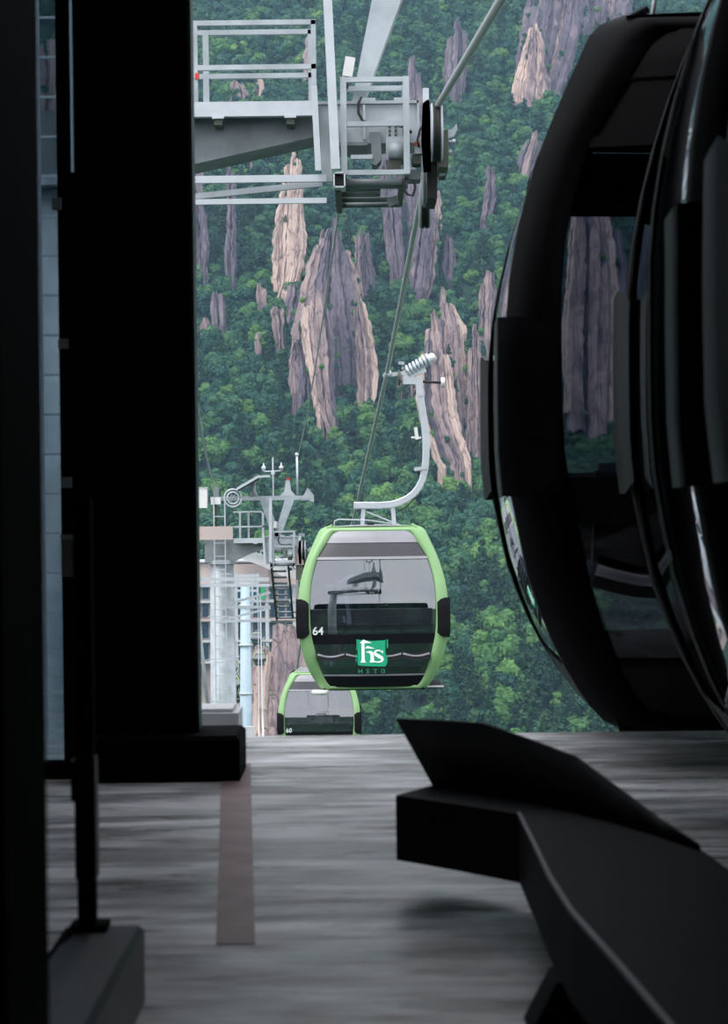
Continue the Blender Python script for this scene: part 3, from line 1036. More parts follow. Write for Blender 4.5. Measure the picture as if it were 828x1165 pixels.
# ================================================================== TOWERS
def make_tower(ref, su, full, label, catwalk, ground_z, mast_u):
    """ref: world point of the platform corner below the slanted post. Local u right, v up, w away, in metres."""
    root = empty('cableway_tower', (ref.x + mast_u, ref.y + 0.5, ground_z))
    tag(root, label, 'tower')
    base = Vector(ref) - Vector(root.location)
    T = lambda u, v, wd=0.0: base + Vector((u, wd, v))
    A = lambda px, py, wd=0.0: T((px - 378) * .0075, (115 - py) * .0075, wd)          # measured on the near tower
    B = lambda px, py, wd=0.0: T((px - 306.5) * .0225, (612 - py) * .0225, wd)         # measured on the far tower

    def bar(name, p, q, a, b_=None, mat='galvanised', parent=root):
        return MB().bar(p, q, a, b_).build(name, mat, parent)

    def tube(name, pts, r, mat='galvanised', parent=root, n_=10):
        return MB().tube(pts, r, n_).build(name, mat, parent, smooth=True)
    # mast, flange, ladder
    mb = Vector((0, 0.0, 0))
    top_v = base.z - 0.62
    m = MB()
    fat = 1.25 if mast_u > -1.6 else 1.0
    m.lathe(mb, (0, 0, 1), [(0, 0.33 * fat), (top_v * 0.5, 0.29 * fat), (top_v, 0.245 * fat)], 28)
    mast = m.build('mast', 'galvanised', root, smooth=True)
    m = MB()
    m.lathe((0, 0, top_v - 0.05), (0, 0, 1), [(0, 0.30), (0.01, 0.36), (0.05, 0.36), (0.052, 0.36), (0.10, 0.36), (0.11, 0.3)], 28)
    m.build('flange', 'light_steel', root)
    ld = MB()
    for sx in (-0.16, 0.12):
        ld.bar((sx, -0.42, 0.2), (sx, -0.42, base.z + 1.05), 0.03)
    zz = 0.4
    while zz < base.z + 0.9:
        ld.bar((-0.16, -0.42, zz), (0.12, -0.42, zz), 0.022)
        zz += 0.34
    ld.build('ladder', 'light_steel', root)
    # box girder arm, tapered towards the tip
    g0 = mast_u - 0.42
    m = MB()
    topv = -0.01
    tab = [(g0, -0.62), (mast_u + 0.42, -0.60), (-1.2, -0.485), (-0.15, -0.262), (-0.13, -0.27)]
    if mast_u > -1.6:
        tab = [(g0, -0.62), (mast_u + 0.30, -0.62), (-0.55, -0.42), (-0.15, -0.29), (-0.13, -0.29)]
    up = [T(u, topv, 0.22) for u, _ in tab]
    lo = [T(u, v, 0.22) for u, v in tab]
    poly = up + lo[::-1]
    m.prism(poly, (0, 0.5, 0))
    m.build('arm_girder', 'galvanised_dull', root)
    m = MB()
    m.box(*[c for pr in zip(T(-0.14, -0.33, 0.2), T(0.73, 0.02, 0.74)) for c in pr])
    m.build('arm_head', 'galvanised', root)
    bar('head_flange', T(-0.15, 0.02, 0.47), T(0.74, 0.02, 0.47), 0.025, 0.6)
    bar('head_flange', T(-0.15, -0.335, 0.47), T(0.30, -0.335, 0.47), 0.03, 0.6, 'galvanised_dull')
    bar('end_plate', T(0.735, -0.34, 0.47), T(0.735, 0.03, 0.47), 0.02, 0.6)
    for u in (0.30, 0.60):
        bar('bolt_block', T(u - .07, 0.045, 0.3), T(u + .07, 0.045, 0.3), 0.05, 0.14)
    bar('web_stiffener', T(0.27, -0.3, 0.19), T(0.27, 0.0, 0.19), 0.02, 0.03, 'light_steel')
    # platform beam and brackets below it
    pb0 = -1.28 if mast_u < -1.6 else -0.30 - 0.6
    pb0 = -2.05 if mast_u < -1.6 else -0.92
    MB().box(*[c for pr in zip(T(pb0, -0.125, -0.03), T(-0.13, 0.0, 0.05)) for c in pr]).build('platform_beam', 'light_steel', root)
    MB().box(*[c for pr in zip(T(pb0, -0.03, 0.05), T(-0.13, -0.005, 0.42)) for c in pr]).build('platform_deck', 'galvanised', root)
    for u in (-0.975, -0.36):
        if u > pb0:
            o = bar('bracket', T(u, -0.17, -0.02), T(u, -0.17, 0.2), 0.05, 0.07, 'olive_steel')
            bar('bracket_clip', T(u - .05, -0.135, -0.02), T(u + .05, -0.135, -0.02), 0.02, 0.05, 'light_steel', o)
    # handrails
    rl = -2.0 if mast_u < -1.6 else -0.92
    for wd, r0, r1 in ((0.0, rl, -0.135), (0.36, rl + 0.06, -0.17)):
        bar('handrail', T(r0, 0.675, wd), T(r1, 0.675, wd), 0.042)
        bar('handrail', T(r0, 0.295, wd), T(r1, 0.295, wd), 0.042)
        bar('rail_post', T(r1 - .02, -0.1 if wd else 0.0, wd), T(r1 - .02, 0.69, wd), 0.042)
        for u in ((-1.17,) if wd == 0.0 and mast_u < -1.6 else (-1.1,) if mast_u < -1.6 else (-0.55 if wd else -0.75,)):
            bar('rail_post', T(u, 0.0, wd), T(u, 0.69, wd), 0.05)
    if mast_u < -1.6:
        bar('rail_tag', T(-1.165, 0.22, -0.03), T(-1.13, 0.22, -0.03), 0.05, 0.02, 'red_paint')
    bar('drop_strut', T(-0.155, 0.12, -0.05), T(-0.125, -0.6, -0.05), 0.052, 0.03, 'light_steel')
    # slanted post in front, with hollow foot
    tp_ = A(373.5, -20, -0.15) if mast_u < -1.6 else B(308.5, 566, -0.15)
    post = bar('post', tp_, A(381, 196, -0.15), 0.075, 0.07, 'light_steel')
    ft_ = MB()
    for dx, dz, sx_, sz_ in ((-0.045, 0, .012, .13), (0.045, 0, .012, .13), (0, 0.06, .1, .012), (0, -0.06, .1, .012)):
        p = A(385, 208, -0.17)
        ft_.box(p.x + dx - sx_ / 2, p.x + dx + sx_ / 2, p.y, p.y + .25, p.z + dz - sz_ / 2, p.z + dz + sz_ / 2)
    ft_.build('foot_socket', 'light_steel', root)
    MB().box(*[c for pr in zip(A(380, 214, -0.12), A(390, 203, 0.0)) for c in sorted(pr)]).build('socket_shade', 'rubber', root)  # black block standing in for the shade inside the hollow foot
    # square cage
    for wd in (-0.1, 0.28):
        for px in (390.5, 461.5):
            bar('cage_post', A(px, 91, wd), A(px, 201, wd), 0.052)
        for py in (94, 144, 199):
            if wd < 0 or py == 94:
                bar('cage_rail', A(388, py, wd), A(464, py, wd), 0.042)
    for px in (390.5, 461.5):
        for py in (94, 144, 199):
            bar('cage_tie', A(px, py, -0.1), A(px, py, 0.28), 0.04)
    bar('cage_step', A(398, 177, 0.1), A(423, 177, 0.1), 0.035, 0.05, 'light_steel')
    bar('cage_leg', A(369, 130, 0.1), A(371, 205, 0.1), 0.09, 0.05)
    # catwalk running along the rope
    cl, cs = catwalk
    sA = lambda px, t: A(px, 208, 0.0) + Vector((0, cl * t, -cs * cl * t))
    for px in (383, 456 if mast_u < -1.6 else 441):
        MB().bar(sA(px, 0), sA(px, 1), 0.16 if px == 383 else 0.05, 0.05, (1, 0, 0)).build('stringer', 'olive_steel', root)
    nr_ = 5 if mast_u < -1.6 else 10
    for i in range(nr_):
        t = i / (nr_ - 1)
        e = 456 if i in (0, nr_ - 1, nr_ - 2) else 432
        o = tube('rung', [sA(384, t), sA(e, t)], 0.028, 'galvanised_dull')
        tube('rung_end', [sA(384, t) + Vector((-.02, -0.03, 0)), sA(384, t) + Vector((0.05, -0.03, 0))], 0.02, 'olive_steel', o, 6)
    bar('catwalk_bracket', A(440, 226, 0.3), A(452, 222, 0.3), 0.07, 0.05, 'galvanised_dull')
    # tie struts back to the mast
    left = mast_u
    if mast_u < -1.6:
        st_ = [((-0.06, -0.655, .02), (left, -0.655, .02), .06), ((-0.10, -0.655, .3), (left, -0.86, .3), .05), ((-0.06, -0.845, .02), (left, -0.845, .02), .045)]
    else:
        st_ = [((0, -1.05, -.3), (-2.0, -1.02, -.3), .09), ((0, -1.20, -.3), (-2.0, -1.18, -.3), .08), ((0, -1.40, .1), (-1.1, -1.68, .1), .06), ((0, -1.77, .1), (-1.25, -1.77, .1), .07), ((0, -1.80, .1), (-1.1, -2.06, .1), .06), ((0, -2.12, .1), (-1.25, -2.12, .1), .07)]
    for a_, b_, r_ in st_:
        bar('tie_strut', T(*a_), T(*b_), r_, r_ * .8, 'light_steel')
    # machinery under the head
    m = MB()
    m.prism([A(*p, 0.12) for p in ((420, 148), (433, 148), (433, 180), (427, 186), (422, 184), (422, 165))], (0, 0.25, 0))
    m.build('sheave_bracket', 'galvanised_dull', root)
    mt = MB().box(*[c for pr in zip(A(438.5, 182, 0.05), A(464, 155, 0.3)) for c in sorted(pr)]).build('drive_box', 'galvanised', root)
    tube('drive_drum', [A(441, 171, 0.02), A(459, 171, 0.02)], 0.075, 'galvanised', mt, 14)
    MB().box(*[c for pr in zip(A(439, 192, 0.03), A(455, 182, 0.2)) for c in sorted(pr)]).build('oil_tray', 'olive_steel', mt)
    m = MB()
    for px in (443, 450):
        for py in (136, 141, 146, 151):
            m.lathe(A(px, py, 0.17), (0, -1, 0), [(0, 0.012), (0.02, 0.012)], 8)
    MB().box(*[c for pr in zip(A(439, 154, 0.16), A(458, 132, 0.19)) for c in sorted(pr)]).build('bolt_plate', 'galvanised', root)
    m.build('bolts', 'olive_steel', root)
    tube('power_cable', [A(*p, 0.1) for p in ((411, 108), (408, 115), (407.5, 126), (412, 135), (420, 139), (432, 140), (446, 139.5), (462, 144), (468, 150))], 0.012, 'cable_black', root, 6)
    tube('power_cable', [A(*p, 0.0) for p in ((459, 206), (457, 214), (462, 222), (468, 224), (471, 215), (470, 206))], 0.011, 'cable_black', root, 6)
    tube('power_cable', [A(*p, -0.05) for p in ((482, 143), (477, 150), (474, 162), (476, 170))], 0.010, 'cable_black', root, 6)
    tube('bearing_tube', [A(388, 206, 0.15), A(463, 207, 0.15)], 0.045, 'galvanised_dull')
    MB().box(*[c for pr in zip(A(461, 203, 0.1), A(478, 192, 0.35)) for c in sorted(pr)]).build('bearing_block', 'galvanised_dull', root)
    sw = MB().box(*[c for pr in zip(A(471, 176, 0.0), A(483, 160, 0.12)) for c in sorted(pr)]).build('switch_box', 'galvanised', root)
    MB().box(*[c for pr in zip(A(470, 167, -0.02), A(474, 163, 0.0)) for c in sorted(pr)]).build('switch_button', 'red_paint', sw)
    MB().box(*[c for pr in zip(A(468, 187, 0.02), A(478, 176, 0.2)) for c in sorted(pr)]).build('lock_block', 'olive_steel', root)
    # sheave train along the rope
    m = MB()
    m.prism([A(*p, -0.35) for p in ((479, 128), (484, 124), (486, 150), (485, 205), (479, 205), (477, 170))], (0.02, 0, 0))
    o = m.build('side_plate', 'galvanised', root)
    m = MB()
    m.bar(A(483, 110, -0.3), A(483, 131, -0.3), 0.05, 0.05)
    m.build('plate_cap', 'light_steel', o)
    slope = -0.135 if mast_u < -1.6 else -0.25
    for i in range(4):
        wd = -0.2 + 0.62 * i
        c = A(487, 157, 0) + Vector((-.026 * wd, wd, slope * (wd + .2) - .02 * i))
        m = MB()
        R_ = 0.245
        m.lathe(c, (1, 0, 0), [(0.0, 0.07), (0.0, R_ * .93), (0.012, R_), (0.022, R_), (0.03, R_ * .9), (0.075, R_ * .9), (0.083, R_), (0.093, R_), (0.105, R_ * .93), (0.105, 0.07)], 32)
        sh = m.build('sheave', 'galvanised' if i == 0 else 'galvanised_dull', root, smooth=False)
        m = MB()
        m.lathe(c + Vector((0.02, 0, 0)), (1, 0, 0), [(0.0, R_ * .9), (0.0, R_ * 1.0), (0.02, R_ * 1.015), (0.033, R_ * .96), (0.045, R_ * 1.015), (0.065, R_ * 1.0), (0.065, R_ * .9)], 32)
        m.build('tyre', 'rubber', sh, smooth=True)
    m = MB()
    m.box(*[c_ for pr in zip(A(486, 222, 0.2), A(497, 180, 0.9)) for c_ in sorted(pr)])
    m.build('rope_catcher', 'rubber', root)
    m = MB()
    m.prism([A(*p, -0.15) for p in ((500, 148), (506, 153), (513, 152), (518, 146), (519, 152), (515, 160), (506, 164), (500, 166))], (0, 0.06, 0))
    m.build('rope_guard', 'galvanised', root)
    m = MB()
    m.prism([A(*p, 0.1) for p in ((499, 190), (508, 184), (511, 188), (506, 198), (499, 199))], (0, 0.06, 0))
    m.build('rope_guard', 'light_steel', root)
    MB().box(*[c_ for pr in zip(A(497, 196, -0.2), A(508, 154, 0.5)) for c_ in sorted(pr)]).build('outer_plate', 'olive_steel', root)
    for px, py in ((517, 163), (513, 175), (509, 194)):
        m = MB()
        m.lathe(A(px - 7, py, 0), (1, 0, 0), [(0, 0.012), (0.03, 0.012), (0.031, 0.022), (0.055, 0.022)], 10)
        m.build('guard_bolt', 'light_steel', root)
    # lamp on a stem
    lp = empty('signal_lamp')
    lp.parent = root
    MB().bar(A(399, 59, 0.25), A(395, 81, 0.25), 0.085, 0.09).build('lamp_case', 'white_plastic', lp)
    MB().bar(A(395.5, 81, 0.25), A(394, 94, 0.25), 0.03, 0.03).build('lamp_stem', 'cable_black', lp)
    # V legs carrying the cross bar
    m = MB()
    m.hull8([A(399, 112, 0.35), A(412, 112, 0.35), A(412, 112, 0.6), A(399, 112, 0.6)], [A(427, -22, 0.35), A(463, -22, 0.35), A(463, -22, 0.6), A(427, -22, 0.6)]) if mast_u < -1.6 else \
        m.hull8([B(311, 611, 0.35), B(318, 611, 0.35), B(318, 611, 0.6), B(311, 611, 0.6)], [B(324, 568, 0.35), B(335, 568, 0.35), B(335, 568, 0.6), B(324, 568, 0.6)])
    m.build('inclined_leg', 'galvanised', root)
    if mast_u > -1.6:
        m = MB()
        m.hull8([B(309.5, 611, 0.35), B(317, 611, 0.35), B(317, 611, 0.6), B(309.5, 611, 0.6)], [B(295, 568, 0.35), B(304.5, 568, 0.35), B(304.5, 568, 0.6), B(295, 568, 0.6)])
        m.build('inclined_leg', 'galvanised', root)
    vb = 566.5
    dv = 0.15 if mast_u < -1.6 else 0.0
    Bq = lambda px, py, wd=0.0: B(px, py, wd) + Vector((0, 0, dv))
    bar('cross_bar', Bq(238, vb, 0.47), Bq(352, vb, 0.47), 0.11, 0.15, 'galvanised')
    m = MB()
    m.prism([Bq(*p, 0.42) for p in ((342, 570), (350, 555), (357, 564), (357, 572), (350, 570))], (0, 0.1, 0))
    m.build('hook', 'galvanised', root)
    # ring wheel
    c = Bq(265, 566, 0.2)
    for rr, nm in ((0.225, 'ring'), (0.15, 'ring')):
        pts = [c + Vector((rr * math.cos(t_ * math.pi / 14), 0, rr * math.sin(t_ * math.pi / 14))) for t_ in range(29)]
        MB().tube(pts, 0.022, 6).build(nm, 'light_steel', root, smooth=True)
    m = MB()
    for t_ in range(6):
        d = Vector((math.cos(t_ * math.pi / 3), 0, math.sin(t_ * math.pi / 3)))
        m.bar(c + d * 0.06, c + d * 0.225, 0.025)
    m.lathe(c, (0, -1, 0), [(-.03, .07), (.03, .07)], 12)
    m.build('ring_hub', 'galvanised_dull', root)
    # solar panel
    if mast_u > -1.6:
        m = MB()
        a_, b_ = B(271, 556, -0.1), B(295, 542.5, -0.1)
        bar('solar_frame', a_, b_, 0.06, 0.5, 'light_steel')
        dn_ = Vector((0.02, 0, -0.045))
        bar('solar_panel', a_ + dn_, b_ + dn_, 0.04, 0.48, 'solar_cell')
        bar('solar_frame', b_, B(308, 541.8, -0.1), 0.05, 0.5, 'light_steel')
        tube('solar_stand', [B(289, 548, 0.1), B(289, 565, 0.1)], 0.05)
        for px in (285, 293):
            tube('solar_stand', [B(289, 556, 0.1), B(px, 565, 0.1)], 0.03)
        tube('lightning_rod', [B(338.5, 516, 0.3), B(338.5, 563, 0.3)], 0.028, 'light_steel')
        m = MB()
        m.lathe(B(338.5, 516.5, 0.3), (0, 0, 1), [(-0.04, 0.05), (0.0, 0.055), (0.03, 0.03)], 10)
        m.build('rod_cap', 'light_steel', root)
    an = empty('anemometer')
    an.parent = root
    MB().tube([Bq(311, 520, 0.2), Bq(311, 566, 0.2)], 0.02, 6).build('stem', 'light_steel', an)
    MB().bar(Bq(301, 536, 0.2), Bq(321, 535.5, 0.2), 0.03, 0.03).build('cross_arm', 'light_steel', an)
    for px in (300.5, 320.5):
        m = MB()
        m.lathe(Bq(px, 536, 0.2), (0, 0, 1), [(0, 0.03), (0.06, 0.045), (0.07, 0.06), (0.12, 0.055), (0.14, 0.02), (0.22, 0.012)], 10)
        m.build('cup', 'light_steel', an, smooth=True)
    m = MB()
    m.bar(Bq(309, 538, 0.2), Bq(313, 538, 0.2), 0.07, 0.06)
    m.build('sensor_hub', 'light_steel', an)
    pm = empty('rope_saddle')
    pm.parent = root
    m = MB()
    m.prism([Bq(*p, 0.4) for p in ((318, 564), (323, 559), (325.5, 546), (329.5, 546), (331, 558), (336, 564))], (0, 0.12, 0))
    m.build('saddle_plate', 'light_steel', pm)
    MB().bar(Bq(326, 545, 0.42), Bq(330, 545, 0.42), 0.05, 0.08).build('saddle_clamp', 'red_paint', pm)
    if mast_u > -1.6:
        bx = MB().box(*[c_ for pr in zip(B(224, 577, 0.0), B(236, 555, 0.35)) for c_ in sorted(pr)]).build('control_box', 'white_plastic', root)
        MB().box(*[c_ for pr in zip(B(223.5, 555, -0.01), B(236.5, 553.5, 0.36)) for c_ in sorted(pr)]).build('box_lid', 'light_steel', bx)
        tube('control_post', [B(245, 555, 0.2), B(245, 600, 0.2)], 0.04, 'olive_steel')
        MB().box(*[c_ for pr in zip(B(240, 573, 0.1), B(251, 565, 0.3)) for c_ in sorted(pr)]).build('cable_saddle', 'white_plastic', root)
        MB().box(*[c_ for pr in zip(B(243, 565, 0.12), B(249, 553, 0.28)) for c_ in sorted(pr)]).build('saddle_roller', 'galvanised_dull', root)
        MB().box(*[c_ for pr in zip(B(226, 613, -0.45), B(266, 598, -0.38)) for c_ in sorted(pr)]).build('toe_board', 'pink_stucco', root)
        # diagonal stay in front of the mast
        tube('stay_pipe', [B(223, 645, -0.5), B(228, 720, -0.5), B(237, 812, -0.5)], 0.045, 'light_steel')
        for y_ in (652, 700, 748, 796):
            bar('mast_hoop', B(236, y_, -0.3), B(263, y_, -0.3), 0.02, 0.03, 'light_steel')
        tt = MB()
        for k_ in range(4):
            tt.tube([B(340 + k_ * 1.8, 607, 0.2), B(340 + k_ * 1.8, 611, 0.2)], 0.012, 5)
        tt.build('comb_bracket', 'light_steel', root)
        MB().box(*[c_ for pr in zip(B(335, 643, -0.05), B(345, 627, 0.4)) for c_ in sorted(pr)]).build('panel_box', 'pink_stucco', root)
        MB().box(*[c_ for pr in zip(B(336, 660, -0.02), B(344, 643, 0.4)) for c_ in sorted(pr)]).build('gear_box', 'olive_steel', root)
    return root


make_tower(P(378, 115, 18.0), 1, False, 'near steel cableway tower head with handrail, square cage and rope sheaves', (1.3, 0.0), -6.6, -2.36)
make_tower(P(306.5, 612, 54.0), 1, True, 'distant steel cableway tower with V frame, solar panel and laddered mast', (3.0, 0.50), -14.0, -1.26)

# third tower: a slim blue pole far down the line
D3 = 200.0
t3 = empty('cableway_tower', P(279, 1225, D3))
tag(t3, 'slim pale blue tower pole far down the valley', 'tower')
q3 = lambda px, py, dy=0.0: P(px, py, D3 + dy) - t3.location
m = MB()
b0, tpz = q3(282, 1225), q3(279, 664)
m.lathe(b0, tuple(tpz - b0), [(0, 0.85), ((tpz - b0).length * .6, .62), ((tpz - b0).length, .46)], 20)
m.build('pole', 'blue_steel', t3, smooth=True)
for y_ in (690, 735, 790):
    m = MB()
    c = b0.lerp(tpz, (1225 - y_) / (1225 - 664))
    m.lathe(c, (0, 0, 1), [(0, .62), (.1, .66), (.2, .62)], 20)
    m.build('joint_band', 'light_steel', t3)
MB().box(*[c for pr in zip(q3(277.5, 960, -1.4), q3(289, 826, -0.9)) for c in sorted(pr)]).build('footing', 'pale_concrete', t3)
for y_, x0, x1 in ((655, 262, 295), (664, 264, 292), (672, 262, 294), (682, 266, 290)):
    MB().bar(q3(x0, y_), q3(x1, y_), 0.22).build('cross_arm', 'light_steel', t3)
for x_ in (263, 269, 287, 293):
    MB().bar(q3(x_, 652), q3(x_, 690), 0.2).build('arm_post', 'blue_steel', t3)

# ================================================================== MOUNTAIN
ZT = [(-400, -6), (-60, -4.5), (-10, -3), (7.2, -2.6), (20, -6.2), (60, -14), (200, -55), (330, -85), (400, -70), (450, -47.5), (560, 7), (680, 101), (800, 195), (900, 275), (1060, 380)]


def ground(x, y):
    z = lerp_tab(ZT, y)
    k_ = min(1.0, max(0.0, (y - 120) / 250))
    a = noise.noise(Vector((x * 0.013, y * 0.011, 0.3)))
    b2 = noise.noise(Vector((x * 0.04, y * 0.03, 4.3)))
    z += k_ * (12 * a + 5 * b2)
    z += max(0.0, abs(x) - 130) * 0.35 * k_
    return z


rows = []
ys = [-400, -250, -150, -80, -40, -20, -10, 0, 7.2, 9, 12, 16, 22, 30, 40, 55, 75, 100, 130, 165, 205, 250, 300, 340] + [370 + 6 * i for i in range(116)]
for y in ys:
    rows.append([Vector((x * 6.0, y, ground(x * 6.0, y))) for x in range(-60, 61)])
tag(MB().grid(rows).build('terrain_mountain', 'forest_floor', smooth=True, fix=False), kind='structure')


def hit(px, py):
    """where the view ray meets the hillside"""
    d = ray(px, py)
    y = 385.0
    while y < 1050:
        p = EYE + d * (y / d.y)
        if p.z < ground(p.x, p.y):
            return y
        y += 2.0
    return 1050.0


